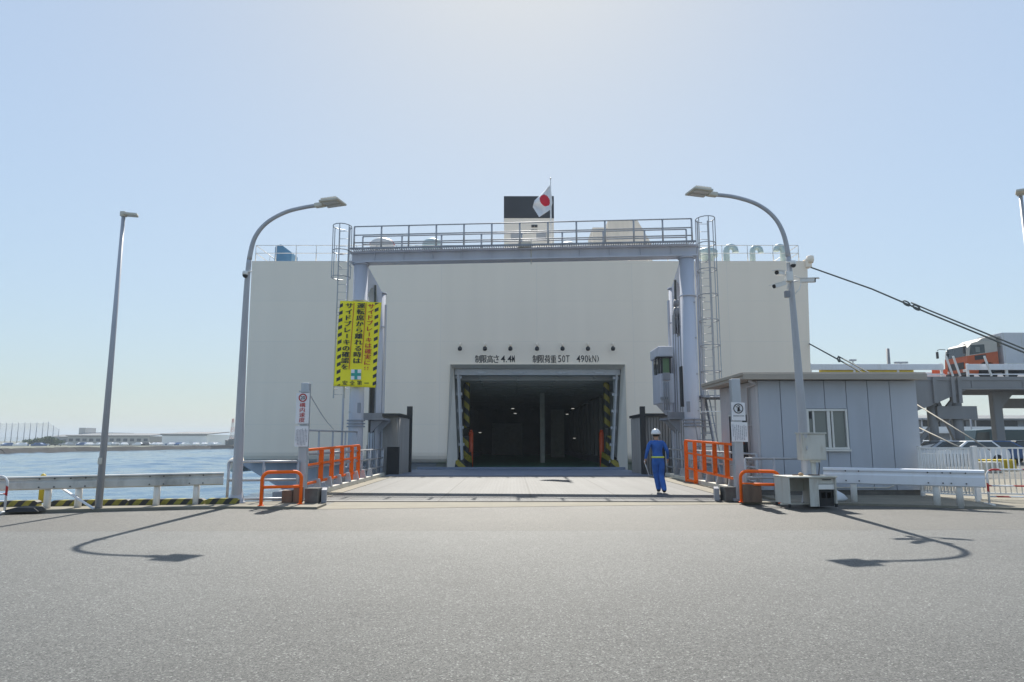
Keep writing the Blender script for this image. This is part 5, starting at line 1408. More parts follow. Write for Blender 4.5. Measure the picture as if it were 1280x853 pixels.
# ================================================================== UPPER RAMP ON THE RIGHT, LORRY
YU0, YU1 = 45.5, 51.5
zd = at(1240, 471, YU0).z
xw, xe = at(1012, 470, YU0).x, 62.0
xg = at(1141, 490, YU0).x
up = thing('upper_ramp', 'grey elevated steel ramp on columns carrying the orange lorry', 'ramp', (30, YU0, 0))
mb = MB(); mb.span(V(xw, YU0, zd - .25), V(xe, YU1, zd)); mb.build('deck', 'ramp_steel', up)
zg = at(1240, 487, YU0).z
mb = MB(); mb.span(V(at(1196, 480, YU0).x, YU0 + .05, zg), V(xe, YU0 + .4, zd - .252)); mb.span(V(xw, YU1 - .4, zg), V(xe, YU1 - .05, zd - .252))
x_ = at(1196, 480, YU0).x
mb.span(V(x_, YU0 - .05, zg - .0), V(xe, YU0 + .5, zg + .1))
for i in range(9): xx = x_ + 1 + i * 3.4; mb.span(V(xx, YU0 + .0, zg + .1), V(xx + .08, YU0 + .049, zd - .26))
mb.prism([V(xw, YU0 + .06, zd - .252), V(x_ + .6, YU0 + .06, zd - .252), V(x_ + .6, YU0 + .06, at(1190, 488, YU0).z), V(at(1165, 505, YU0).x, YU0 + .06, at(1165, 507, YU0).z), V(at(1141, 515, YU0).x, YU0 + .06, at(1141, 516, YU0).z), V(xw, YU0 + .06, at(1141, 516, YU0).z)], (0, .35, 0))
for px in (1141, 1166, 1189, 1197): xx = at(px, 490, YU0).x; mb.span(V(xx, YU0 - .12, at(px, 504, YU0).z), V(xx + .22, YU0 + .055, zd - .02))
mb.build('girder', 'ramp_steel', up)
for px, Y, r_ in ((1168, 44.5, .33), (1199, 44.5, .36)):
    xx = at(px, 550, Y + 2).x; mb = MB(); mb.tube(V(xx, Y + 2, 0), V(xx, Y + 2, zg - .02), r_ * .95, 16); mb.build('column', 'ramp_steel', up)
for px in (1249,):
    xx = at(px, 550, 47.5).x; mb = MB(); mb.box(V(xx, 47.5, zg / 2), (.62, .5, zg), bev=.08); mb.prism([V(xx - .25, 47.3, zg - .01), V(xx + 1.3, 47.3, zg - .01), V(xx + .3, 47.3, zg - 1.1), V(xx - .25, 47.3, zg - 1.1)], (0, .4, 0)); mb.build('column', 'ramp_steel', up)
xx = at(1249, 550, 47.5).x + 14
mb = MB(); mb.box(V(xx, 47.5, zg / 2), (.62, .5, zg), bev=.08); mb.build('column', 'ramp_steel', up)
mb = MB(); mb.span(V(at(1240, 480, 51).x, 50.6, zg - 1.0), V(xe, 51.2, zg - .3)); mb.span(V(at(1165, 500, 46.5).x, 46.0, at(1172, 524, 46.2).z), V(at(1214, 500, 46.5).x, 46.9, at(1172, 508, 46.2).z))
xa, xb = at(1168, 560, 46.9).x, at(1199, 560, 46.9).x
for (p, q) in ((V(xa, 46.5, 4.6), V(xb, 46.5, .4)), (V(xb, 46.5, 4.6), V(xa - 2.4, 46.5, .1)), (V(xa - 1.7, 46.5, 4.9), V(xa - 1.7, 46.5, 0))): mb.bar(p, q, .24, .24)
mb.build('cross_bracing', 'ramp_steel', up)
def ramp_rail(px0, px1, Y, zoff=0.0):
    x0, x1 = at(px0, 460, Y).x, (at(px1, 460, Y).x if px1 < 1281 else xe)
    mb = MB(); mb.span(V(x0, Y, zd + .45), V(x1, Y + .08, zd + .85), bev=.03); mb.span(V(x0, Y, zd + .12), V(x1, Y + .06, zd + .2))
    mb.build('guard_beam', 'white_paint', up)
    k = max(2, int((x1 - x0) / 2.6))
    for i in range(k + 1):
        xx = x0 + .1 + (x1 - x0 - .2) * i / k; mb = MB(); mb.span(V(xx - .07, Y + .085, zd + .001), V(xx + .07, Y + .2, zd + .9)); mb.build('guard_post', 'white_steel', up)
ramp_rail(1012, 1180, YU0 + .0); ramp_rail(1209, 1400, YU0 + .0); ramp_rail(1012, 1400, YU1 - .3)
mb = MB(); x0 = at(1026, 460, YU0).x; mb.span(V(x0, YU0 + .12, zd + .002), V(at(1143, 460, YU0).x, YU0 + .3, at(1080, 459.5, YU0).z)); mb.build('yellow_edge', 'yellow', up)
for px in (1189, 1198, 1237): xx = at(px, 460, YU0 - .2).x; mb = MB(); mb.bar(V(xx, YU0 - .3, zd), V(xx - .35, YU0 - .3, zd + 1.35), .1, .1); mb.build('prop', 'white_steel', up)
mb = MB(); a, b = at(1166, 466, YU0 + 1), at(1184, 462, YU0 + 1); mb.span(V(a.x, YU0 + 1, zd + .25), V(b.x, YU0 + 1.1, zd + .6)); mb.build('orange_board', 'orange_post', up)
# stay ropes under the ramp
t = thing('guy_rope', 'upper pale guy rope slanting from the cabin corner to the ground under the ramp', 'rope', at(1143, 504, 40), 'pale guy ropes under the elevated ramp')
mb = MB(); mb.tube(at(1143, 504, 40), at(1238, 563, 30), .034, 6); mb.build('rope', 'rope_pale', t)
t = thing('guy_rope', 'lower pale guy rope slanting from the cabin corner to the ground under the ramp', 'rope', at(1143, 532, 40), 'pale guy ropes under the elevated ramp')
mb = MB(); mb.tube(at(1143, 532, 40), at(1205, 562, 30), .034, 6); mb.build('rope', 'rope_pale', t)

# lorry: heads left, its near side at Y = TY
TY = 47.2; TX = at(1182, 450, TY + 1).x + .85; TW = 2.45
lor = thing('lorry', 'orange and cream lorry with grey box body driving on the elevated ramp', 'lorry', (TX + 4, TY + 1.2, zd))
z0 = zd + .32
def side_poly(pts, m, name, y0, y1, parent=lor):
    mb = MB(); mb.prism([V(TX + x, y0, zd + z) for x, z in pts], (0, y1 - y0, 0)); return mb.build(name, m, parent)
cabt = side_poly([(.02, .35), (-.02, 1.0), (.02, 1.6), (2.2, 1.95), (2.2, .9), (1.9, .9), (1.75, 1.12), (1.2, 1.2), (.85, 1.0), (.75, .55), (.7, .35)], 'truck_orange', 'cab_lower', TY, TY + TW)
cabu = side_poly([(.03, 1.605), (.12, 2.2), (.42, 2.5), (1.0, 2.66), (2.2, 2.74), (2.2, 1.955)], 'truck_white', 'cab_upper', TY + .01, TY + TW - .01)
side_poly([(1.0, 2.665), (1.3, 2.86), (2.3, 3.12), (2.3, 2.75), (2.2, 2.745)], 'truck_white', 'wind_deflector', TY + .2, TY + TW - .2)
mb = MB(); mb.hexa([V(TX - .02, TY + .16, zd + 1.62), V(TX - .02, TY + TW - .16, zd + 1.62), V(TX + .1, TY + TW - .16, zd + 1.62), V(TX + .1, TY + .16, zd + 1.62), V(TX + .105, TY + .22, zd + 2.34), V(TX + .105, TY + TW - .22, zd + 2.34), V(TX + .2, TY + TW - .22, zd + 2.34), V(TX + .2, TY + .22, zd + 2.34)]); mb.build('windscreen', 'glass', lor)
mb = MB(); mb.prism([V(TX + .22, TY - .012, zd + 1.68), V(TX + .34, TY - .012, zd + 2.36), V(TX + 1.3, TY - .012, zd + 2.42), V(TX + 1.3, TY - .012, zd + 1.83)], (0, .03, 0)); mb.build('side_window', 'glass', lor)
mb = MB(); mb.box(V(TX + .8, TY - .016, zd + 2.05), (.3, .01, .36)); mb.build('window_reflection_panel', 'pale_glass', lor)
mb = MB(); mb.prism([V(TX + .55, TY - .01, zd + 1.3), V(TX + .55, TY - .01, zd + 1.62), V(TX + 1.35, TY - .01, zd + 1.72), V(TX + 1.35, TY - .01, zd + 1.4)], (0, .02, 0)); mb.build('door_panel', 'dark', lor)
mb = MB(); mb.hexa([V(TX - .03, TY + .35, zd + .72), V(TX - .03, TY + TW - .35, zd + .72), V(TX + .05, TY + TW - .35, zd + .72), V(TX + .05, TY + .35, zd + .72), V(TX - .04, TY + .35, zd + 1.2), V(TX - .04, TY + TW - .35, zd + 1.2), V(TX + .05, TY + TW - .35, zd + 1.2), V(TX + .05, TY + .35, zd + 1.2)])
mb.span(V(TX - .06, TY + .1, zd + .28), V(TX + .1, TY + TW - .1, zd + .48)); mb.build('grille', 'dark', lor)
for dy in (.28, TW - .28):
    mb = MB(); mb.box(V(TX - .03, TY + dy, zd + .6), (.08, .34, .18), bev=.02); mb.build('headlight', 'aluminium', lor)
for dy in (-.28, TW + .28):
    mb = MB(); mb.path([V(TX + .1, TY + (.05 if dy < 0 else TW - .05), zd + 2.35), V(TX - .25, TY + dy * .6 + (0 if dy < 0 else TW * .4), zd + 2.4), V(TX - .3, TY + dy, zd + 2.3)], .025, 6); mb.box(V(TX - .32, TY + dy, zd + 1.98), (.1, .2, .5), bev=.03); mb.build('mirror', 'dark', lor)
mb = MB(); mb.prism([V(TX + .02, TY - .008, zd + 1.6), V(TX + .02, TY - .008, zd + 1.66), V(TX + 2.2, TY - .008, zd + 2.0), V(TX + 2.2, TY - .008, zd + 1.93)], (0, .02, 0)); mb.build('cream_stripe', 'truck_white', lor)
mb = MB(); mb.span(V(TX + 2.55, TY - .05, zd + .95), V(TX + 11.5, TY + TW + .05, zd + 3.25), bev=.04); bxx = mb.build('box_body', 'truck_panel', lor)
mb = MB()
for i in range(7): mb.span(V(TX + 2.65 + i * 1.25, TY - .07, zd + 1.0), V(TX + 2.69 + i * 1.25, TY - .052, zd + 3.2))
mb.span(V(TX + 2.6, TY - .075, zd + .97), V(TX + 11.45, TY - .054, zd + 1.1)); mb.build('panel_rib', 'aluminium', bxx)
mb = MB(); mb.span(V(TX + 2.49, TY + .1, zd + 2.3), V(TX + 2.54, TY + TW - .1, zd + 3.0)); mb.build('cooling_unit', 'truck_white', lor)
mb = MB(); mb.span(V(TX + .9, TY + .5, zd + .5), V(TX + 11.3, TY + TW - .5, zd + .8)); mb.span(V(TX + 3.2, TY + .08, zd + .35), V(TX + 5.6, TY + .5, zd + .85)); mb.build('chassis', 'dark', lor)
for wx in (1.35, 3.05, 8.6, 9.8):
    for dy in (.18, TW - .18):
        mb = MB(); mb.lathe([(.3, -.16), (.48, -.16), (.52, -.08), (.52, .08), (.48, .16), (.3, .16)], V(TX + wx, TY + dy, zd + .52), 22, 'Y'); w_ = mb.build('wheel', 'tyre', lor)
        mb = MB(); mb.lathe([(.02, -.12 if dy < 1 else .12), (.2, -.1 if dy < 1 else .1), (.29, -.155 if dy < 1 else .155), (.3, -.1 if dy < 1 else .1)], V(TX + wx, TY + dy, zd + .52), 18, 'Y'); mb.build('rim', 'aluminium', w_)

# ================================================================== YARD AND BUILDINGS BEYOND, RIGHT
YW = 112.0
wxa, wxb = at(1146, 540, YW).x, 190
zr_, ze_ = at(1240, 520, YW).z, at(1240, 526, YW).z
wh = thing('terminal_building', 'long pale two storey terminal building behind the yard on the right', 'building', ((wxa + wxb) / 2, YW, 0))
mb = MB(); mb.span(V(wxa, YW, 0), V(wxb, YW + 18, ze_)); mb.build('wall', 'far_grey', wh)
mb = MB(); mb.prism([V(wxa - 1, YW - 1.6, ze_ + .02), V(wxa - 1, YW - 1.6, ze_ + .3), V(wxa - 1, YW + 9, zr_ + .4), V(wxa - 1, YW + 19, ze_ + .3), V(wxa - 1, YW + 19, ze_ + .02)], (wxb - wxa + 2, 0, 0)); mb.build('roof', 'far_roof', wh)
mb = MB(); mb.span(V(wxa, YW - 1.5, 2.55), V(wxb, YW - .01, 2.75)); mb.span(V(wxa, YW - 1.55, 2.76), V(wxb, YW - 1.45, 3.6)); mb.build('balcony', 'far_white', wh)
for i in range(int((wxb - wxa) / 4.2)):
    x = wxa + 1 + i * 4.2
    mb = MB(); mb.span(V(x, YW - .05, 3.3), V(x + 2.9, YW - .004, 4.7)); mb.build('window', 'dark', wh)
    mb = MB(); mb.span(V(x + 3.4, YW - 1.5, .0), V(x + 3.6, YW - 1.3, ze_)); mb.build('pier', 'far_beige', wh)
    mb = MB(); mb.span(V(x + .2, YW - .05, .1), V(x + 2.6, YW - .004, 2.3)); mb.build('door', 'far_dark', wh)

def car_proto(name='parked_car'):
    t = bpy.data.objects.new(name, None); t.empty_display_size = .3; col.objects.link(t)
    mb = MB()
    prof = [(-2.1, .32), (-2.15, .6), (-2.08, .86), (-1.2, .95), (-.55, 1.0), (2.0, .96), (2.12, .7), (2.1, .35)]
    mb.prism([V(x, -.83, z) for x, z in prof], (0, 1.66, 0)); 
    bmesh.ops.bevel(mb.bm, geom=mb.bm.edges[:], offset=.06, segments=2, affect='EDGES')
    mb.build('body', 'car_white', t)
    mb = MB(); mb.hexa([V(-1.15, -.76, .94), V(1.75, -.76, .97), V(1.75, .76, .97), V(-1.15, .76, .94), V(-.35, -.62, 1.43), V(1.2, -.62, 1.45), V(1.2, .62, 1.45), V(-.35, .62, 1.43)], .04); mb.build('roof', 'car_white', t)
    mb = MB()
    for s_ in (-1, 1): mb.prism([V(-.85, s_ * .745, 1.0), V(1.5, s_ * .745, 1.02), V(1.1, s_ * .665, 1.38), V(-.28, s_ * .665, 1.37)], (0, s_ * .02, 0))
    mb.hexa([V(-1.17, -.66, 1.0), V(-1.1, -.66, 1.0), V(-1.1, .66, 1.0), V(-1.17, .66, 1.0), V(-.46, -.56, 1.39), V(-.4, -.56, 1.39), V(-.4, .56, 1.39), V(-.46, .56, 1.39)])
    mb.build('window', 'glass', t)
    for x in (-1.35, 1.3):
        for y in (-.76, .76):
            mb = MB(); mb.lathe([(.05, -.1), (.31, -.1), (.33, 0), (.31, .1), (.05, .1)], V(x, y, .33), 16, 'Y'); w = mb.build('wheel', 'tyre', t)
    for y in (-.58, .58):
        mb = MB(); mb.box(V(-2.13, y, .7), (.08, .34, .14), bev=.02); mb.build('headlight', 'aluminium', t)
    return t
proto_car = car_proto()
_cars = [((1268, 52), 8, 'car_black', 'black car parked nearest behind the right end of the white picket fence'),
         ((1226, 50), 2, 'car_white', 'white car parked behind the white picket fence post left of the black car'),
         ((1262, 63), 30, 'car_silver', 'silver car parked just below the terminal building hedge'),
         ((1157, 62), -10, 'car_white', 'white car parked between the cabin corner and the ramp column'),
         ((1153, 74), 5, 'car_silver', 'silver car parked farther back beside the cabin corner'),
         ((1190, 66), 14, 'car_blue', 'dark blue car parked between the two round ramp columns'),
         ((1178, 45), -4, 'car_silver', 'silver car parked close behind the folded fence leaf'),
         ((1207, 41), 3, 'car_white', 'white car parked close behind the white fence post'),
         ((1250, 44), 172, 'car_blue', 'dark blue car parked behind the mustard yellow storage bin'),
         ((1236, 76), 10, 'car_white', 'white car parked far back beside the dark teal lorry'),
         ((1284, 72), 0, 'car_red', 'red car parked deep in the yard at the right edge')]
for i, ((px, Y), rz, m, lab) in enumerate(_cars):
    o = proto_car if i == 0 else copy_tree(proto_car)
    o.location = V(at(px, 560, Y).x, Y, .01); o.rotation_euler = (0, 0, R(rz))
    for ch in o.children:
        if ch.name.split('.')[0] in ('body', 'roof'):
            if i: ch.data = ch.data.copy()
            ch.data.materials[0] = M[m]
    tag(o, lab, 'car', 'cars parked in the yard beyond the fence')
# dark lorry parked beside the ramp column
LY = 58; lx = at(1218, 550, LY).x; lw = at(1246, 550, LY).x - lx
dl = thing('flatbed_lorry', 'dark teal lorry parked under the elevated ramp behind the fence', 'lorry', (lx, LY, 0))
mb = MB(); mb.prism([V(lx + x, LY, z) for x, z in ((0, .6), (0, 1.4), (.25, 2.3), (1.6, 2.4), (1.6, .6))], (0, 2.2, 0)); mb.build('cab', 'lorry_green', dl)
mb = MB(); mb.prism([V(lx + x, LY - .015, z) for x, z in ((.12, 1.45), (.3, 2.1), (1.3, 2.15), (1.3, 1.45))], (0, .02, 0)); mb.build('window', 'glass', dl)
mb = MB(); mb.span(V(lx + 1.7, LY, .9), V(lx + 6.0, LY + 2.2, 2.35), bev=.05); mb.build('body', 'lorry_green', dl)
mb = MB(); mb.span(V(lx + .2, LY + .2, .5), V(lx + 5.9, LY + 2.0, .88)); mb.build('chassis', 'dark', dl)
for x in (.8, 3.4, 5.0):
    for y in (.12, 2.08):
        mb = MB(); mb.lathe([(.05, -.14), (.46, -.14), (.48, 0), (.46, .14), (.05, .14)], V(lx + x, LY + y, .48), 16, 'Y'); mb.build('wheel', 'tyre', dl)
# hedge, storage blocks and pallets in the yard
def leaf_cloud(mb, c, r, n, s, rnd):
    for _ in range(n):
        while True:
            q = V(rnd.uniform(-1, 1), rnd.uniform(-1, 1), rnd.uniform(-1, 1))
            if q.length < 1: break
        q = q * (q.length ** -.35 if q.length > .01 else 1); p = c + V(q.x * r[0], q.y * r[1], q.z * r[2])
        a = V(rnd.gauss(0, 1), rnd.gauss(0, 1), rnd.gauss(0, 1)).normalized(); b = a.orthogonal().normalized(); d = a.cross(b); k = s * rnd.uniform(.6, 1.4)
        mb.quad(p + b * k, p + d * k * .6, p - b * k, p - d * k * .6)
rnd = random.Random(5)
hx0, hx1 = at(1246, 560, 95).x, at(1300, 560, 95).x + 14
mb = MB()
for i in range(30): leaf_cloud(mb, V(hx0 + (hx1 - hx0) * i / 29, 95, .75 + rnd.uniform(-.1, .1)), (.7, .7, .75), 110, .14, rnd)
tag(origin_at(mb.build('hedge', 'leaf', recalc=False), V(hx0, 95, 0)), 'clipped green hedge in front of the terminal building at the right', 'hedge')
def yard_box(name, px, Y, sz, m, label, cat):
    p = at(px, 560, Y); mb = MB(); mb.box(V(p.x, Y, sz[2] / 2), sz, bev=.04)
    for i in range(4): mb.box(V(p.x - sz[0] / 2 + sz[0] * (i + .5) / 4, Y - sz[1] / 2 - .03, sz[2] / 2), (.06, .05, sz[2] * .9))
    tag(origin_at(mb.build(name, m), V(p.x, Y, 0)), label, cat)
yard_box('storage_bin', 1243, 34, (1.3, 1.0, .55), 'yellow', 'mustard yellow storage bin behind the white picket fence', 'bin')
yard_box('storage_bin', 1232, 32, (.8, .8, .5), 'off_white', 'cream storage bin left of the mustard yellow one behind the fence', 'bin')
yard_box('storage_bin', 1160, 36, (1.2, .8, .8), 'off_white', 'cream storage bin behind the folded fence leaf near the cabin', 'bin')
yard_box('road_barrier', 1190, 40, (2.4, .5, .7), 'dark_concrete', 'dark concrete road barrier behind the folded fence leaf', 'barrier')
q = at(1215, 556, 56)
mb = MB(); mb.lathe([(.32, 0), (.32, .05), (.2, .06), (.05, .75), (.02, .76)], V(q.x, 56, .01), 14)
tag(origin_at(mb.build('traffic_cone', 'orange_post'), V(q.x, 56, .01)), 'orange traffic cone left of the dark teal lorry', 'cone')
# thin masts seen over the roofs
def mast(label, px, ptop, Y, r, heads, m='pole_grey', z0=0.0, group='thin lamp masts beyond the cabin'):
    p = at(px, ptop, Y); t = thing('light_mast', label, 'light mast', (p.x, Y, z0), group)
    mb = MB(); mb.tube(V(p.x, Y, z0), p, r, 8, r2=r * .7); mb.build('pole', m, t)
    if heads:
        mb = MB()
        for dx in heads: mb.box(p + V(dx * .6, 0, .05), (.8, .4, .22)); mb.tube(p, p + V(dx * .6, 0, 0), .05, 5)
        mb.build('lamp_head', m, t)
mast('pale square mast tilted slightly, standing above the cabin roof', 1109.5, 436, 60, .2, (), 'ramp_steel')
mast('thin small lamp mast left of the pale square mast above the cabin roof', 1066, 451, 90, .1, (.0,))
mast('thin lamp mast with two heads right of the pale square mast above the cabin roof', 1126, 454, 90, .09, (-.7, .8))
mast('double headed lamp mast rising over the terminal building', 1212, 513, 100, .12, (-.8, .8))
mast('thin lamp mast seen through the gap of the ramp trestle', 1152, 524, 100, .1, (-.6, .6))

# ================================================================== FAR SHORE, LEFT
zsf = -1.0
def far_block(name, pxa, pxb, ptop, Y, dep, m, label, roof='far_roof', eave=.6, windows=0, band=None):
    a, b = at(pxa, 555, Y), at(pxb, 555, Y); z = at(pxa, ptop, Y).z
    t = thing(name, label, 'building', ((a.x + b.x) / 2, Y, zsf))
    mb = MB(); mb.span(V(a.x, Y, zsf), V(b.x, Y + dep, z)); mb.build('wall', m, t)
    if roof: mb = MB(); mb.prism([V(a.x - eave, Y - eave, z + .02), V(b.x + eave, Y - eave, z + .02), V(b.x + eave, Y + dep / 2, z + 1.1), V(a.x - eave, Y + dep / 2, z + 1.1)], (0, 0, .35)); mb.build('roof', roof, t)
    for i in range(windows):
        x = a.x + (b.x - a.x) * (i + .2) / windows; mb = MB(); mb.span(V(x, Y - .08, zsf + (z - zsf) * .45), V(x + (b.x - a.x) / windows * .6, Y - .01, zsf + (z - zsf) * .75)); mb.build('window', 'far_dark', t)
    if band: mb = MB(); mb.span(V(a.x, Y - .12, zsf + (z - zsf) * band[0]), V(b.x, Y - .01, zsf + (z - zsf) * band[1])); mb.build('band', band[2], t)
    return t
far_block('hangar', 84, 186, 545.5, 300, 40, 'far_beige', 'long low beige hangar on the far shore behind the straight lamp post', windows=12)
far_block('storehouse', 202, 258, 543.5, 300, 45, 'far_white', 'white warehouse with dark roof edge on the far shore', windows=0, band=(.88, .97, 'far_grey'))
t = far_block('office_block', 101, 140, 541, 350, 20, 'far_grey', 'grey office block with a stair tower rising behind the far hangar', roof=None, windows=9)
a = at(99, 535, 351); b = at(107, 535, 351)
mb = MB(); mb.span(V(a.x, 351, zsf), V(b.x, 360, a.z)); mb.build('stair_tower', 'far_beige', t)
far_block('shed', 262, 283, 551.5, 320, 20, 'far_dark', 'small grey shed right of the white far warehouse', windows=4)
far_block('shed', 62, 84, 547, 340, 20, 'far_grey', 'small grey shed left of the long far hangar', windows=3)
a, b = at(268, 549, 330), at(277.5, 544.5, 330)
t = thing('billboard', 'small blue billboard above the far shore roofs', 'billboard', (a.x, 330, zsf)); mb = MB(); mb.span(V(a.x, 330, a.z), V(b.x, 330.4, b.z)); mb.build('board', 'box_blue', t)
mb = MB(); mb.tube(V((a.x + b.x) / 2, 330.5, zsf), V((a.x + b.x) / 2, 330.5, b.z - .3), .2, 6); mb.build('post', 'far_grey', t)
# striped lattice mast
Yt_ = 300; p = at(291.5, 523.5, Yt_)
t = thing('radio_mast', 'red and white lattice mast on the far shore next to the ferry corner', 'mast', (p.x, Yt_, zsf))
mb = MB(); H_ = p.z
for sx, sy in ((-1, -1), (1, -1), (1, 1), (-1, 1)): mb.tube(V(p.x + sx * .9, Yt_ + sy * .9, zsf), V(p.x + sx * .25, Yt_ + sy * .25, H_), .09, 5)
for i in range(9):
    z0_, z1_ = zsf + (H_ - zsf) * i / 9, zsf + (H_ - zsf) * (i + 1) / 9; w0, w1 = .9 - .65 * i / 9, .9 - .65 * (i + 1) / 9
    for sx, sy in ((1, 0), (-1, 0)): mb.tube(V(p.x - sx * w0, Yt_ - w0, z0_), V(p.x + sx * w1, Yt_ - w1, z1_), .07, 4)
mb.build('frame', 'tower_stripe', t)
mb = MB(); mb.box(V(p.x, Yt_, zsf + 1.6), (2.2, 2, 2.4)); mb.build('equipment_hut', 'far_dark', t)
# driving range net on tall posts
nt_ = thing('driving_range_net', 'tall net on a row of thin posts on the far shore at the left', 'net', (at(40, 552, 330).x, 330, zsf))
ps = [(8.5, 528.5), (15.7, 528.5), (23.5, 528.5), (31.5, 528), (38.7, 528.5), (46.5, 528), (54.2, 528), (61, 527), (67.3, 532), (74, 536)]
mnet, n_, l_, b_ = nt('range_net'); b_.inputs['Base Color'].default_value = (.30, .34, .36, 1); b_.inputs['Alpha'].default_value = .09; M['range_net'] = mnet
tops = []
for px, py in [(-8, 528.5), (0.5, 528.5)] + ps:
    p = at(px, py, 330); mb = MB(); mb.tube(V(p.x, 330, zsf), p, .2, 6, r2=.14); mb.build('post', 'far_grey', nt_); tops.append(p)
mb = MB()
for p, q in zip(tops, tops[1:]): mb.prism([V(p.x, 330.1, zsf), V(q.x, 330.1, zsf), q + V(0, .1, -.4), p + V(0, .1, -.4)], (0, .03, 0))
mb.build('net', 'range_net', nt_)
# far trees
def far_tree(px, Y, h, w, label):
    p = at(px, 555, Y); t = thing('broadleaf_tree', label, 'tree', (p.x, Y, zsf), 'trees on the far shore')
    rn = random.Random(int(px * 7)); mb = MB()
    for i in range(9): leaf_cloud(mb, V(p.x + rn.uniform(-w, w) * .6, Y + rn.uniform(-1, 1), zsf + h * rn.uniform(.35, .85)), (w * .4, w * .4, h * .2), 60, .45, rn)
    mb.build('crown', 'leaf', t, recalc=False)
    mb = MB(); mb.tube(V(p.x, Y, zsf - .3), V(p.x, Y, zsf + h * .6), .25, 6, r2=.12); mb.build('trunk', 'bark', t)
for px, h, w, lab in ((40, 2.6, 3.5, 'low green tree at the left end of the far shore trees'), (47, 3.1, 3.5, 'low green tree second from the left on the far shore'), (54, 3.2, 4, 'round green tree in the middle of the far shore trees'), (62, 3.8, 4, 'tallest green tree of the far shore row'), (69, 3.3, 3.6, 'green tree next to the small grey far shed'), (76, 2.4, 3, 'green tree at the right end of the far shore trees')):
    far_tree(px, 285, h, w, lab)
# small cars parked along the far shore
mb = MB(); mb.span(V(-2.1, -.85, .3), V(2.1, .85, .95), bev=.1); mb.hexa([V(-1.2, -.75, .95), V(1.6, -.75, .95), V(1.6, .75, .95), V(-1.2, .75, .95), V(-.5, -.62, 1.45), V(1.1, -.62, 1.45), V(1.1, .62, 1.45), V(-.5, .62, 1.45)])
fc = mb.build('parked_car', 'car_white'); meshes = {'car_white': fc.data}
for m in ('car_silver', 'car_black', 'car_blue'):
    d_ = fc.data.copy(); d_.materials[0] = M[m]; meshes[m] = d_
rnd = random.Random(11)
for i in range(34):
    px = 4 + i * 8.2 + rnd.uniform(-2, 2)
    if px > 285: break
    o = fc if i == 0 else fc.copy()
    if i: col.objects.link(o)
    o.data = meshes[rnd.choice(['car_white', 'car_white', 'car_silver', 'car_black', 'car_blue'])] if i else fc.data
    Y = 250 if px < 60 else 284
    o.location = V(at(px, 557, Y).x, Y + rnd.uniform(-2, 4), zsf); o.rotation_euler = (0, 0, rnd.choice((0, 1.57, 1.2)))
    c_ = o.data.materials[0].name.split('_')[1]
    tag(o, 'tiny %s car parked along the far shore across the water' % c_, 'car', '%s cars parked along the far shore' % c_)

# ================================================================== THE WORKER
foot = gr(825, 616, .03)
px_ = foot.x; py_ = foot.y
per = None
vv, rr_, ee = [], [], []
def jn(p, r, parent=None):
    vv.append(Vector(p)); rr_.append(r)
    if parent is not None: ee.append((parent, len(vv) - 1))
    return len(vv) - 1
pel = jn((-.03, 0, .93), .15)
sp1 = jn((-.035, .01, 1.08), .15, pel)
sp2 = jn((-.045, .015, 1.25), .165, sp1)
che = jn((-.05, .02, 1.38), .14, sp2)
nk = jn((-.055, .03, 1.48), .06, che)
n2 = jn((-.06, .04, 1.54), .052, nk)
hd = jn((-.06, .055, 1.62), .085, n2)
hd2 = jn((-.06, .06, 1.70), .08, hd)
ns = jn((-.06, .155, 1.61), .016, hd)
for s_ in (-1, 1): jn((-.06 + s_ * .092, .05, 1.61), .016, hd)
hands = {}
for s_, el, wr in ((-1, (-.335, -.03, 1.16), (-.375, .05, .94)), (1, (.235, -.05, 1.17), (.265, .08, .97))):
    sh_ = jn((-.05 + s_ * .165, .015, 1.405), .075, che)
    sh2 = jn((-.05 + s_ * .215, .005, 1.36), .068, sh_)
    e_ = jn(el, .052, sh2)
    mid = jn([(el[i] + wr[i]) / 2 for i in range(3)], .045, e_)
    w_ = jn(wr, .036, mid)
    d_ = (Vector(wr) - Vector(el)).normalized()
    ha = jn(Vector(wr) + d_ * .05, .026, w_); ha2 = jn(Vector(wr) + d_ * .09, .03, ha)
    side = V(0, 1, 0); inn = V(-s_, 0, 0)
    for k, (off, ln) in enumerate(((.03, .075), (.01, .085), (-.01, .08), (-.03, .062))):
        b0 = Vector(wr) + d_ * .1 + side * off
        f0_ = jn(b0, .0095, ha2); f1_ = jn(b0 + d_ * ln * .5 + inn * .012, .0088, f0_); f2_ = jn(b0 + d_ * ln * .75 + inn * .04, .008, f1_)
    t0 = jn(Vector(wr) + d_ * .055 + side * .035 + inn * .01, .011, ha); jn(Vector(wr) + d_ * .09 + side * .05 + inn * .03, .0095, t0)
    hands[s_] = Vector(wr) + d_ * .11
for s_, kn, an, toe in ((-1, (-.07, .12, .52), (.0, .12, .10), (.0, .29, .05)), (1, (.06, .06, .50), (.10, -.13, .10), (.115, .02, .045))):
    hp = jn((-.03 + s_ * .095, 0, .88), .115, pel)
    th = jn([(Vector((-.03 + s_ * .095, 0, .88)).lerp(Vector(kn), .5))[i] for i in range(3)], .108, hp)
    k_ = jn(kn, .088, th); cf = jn(Vector(kn).lerp(Vector(an), .4), .085, k_); c2 = jn(Vector(kn).lerp(Vector(an), .85), .082, cf); a_ = jn(an, .052, c2)
    jn((an[0], an[1] - .05, max(.045, an[2] - .05)), .042, a_); b0 = jn(Vector(an).lerp(Vector(toe), .5) + V(0, 0, -.01), .045, a_); jn(toe, .036, b0)
me = bpy.data.meshes.new('person'); me.from_pydata(vv, ee, [])
po = bpy.data.objects.new('person', me); col.objects.link(po)
sk_ = po.modifiers.new('skin', 'SKIN')
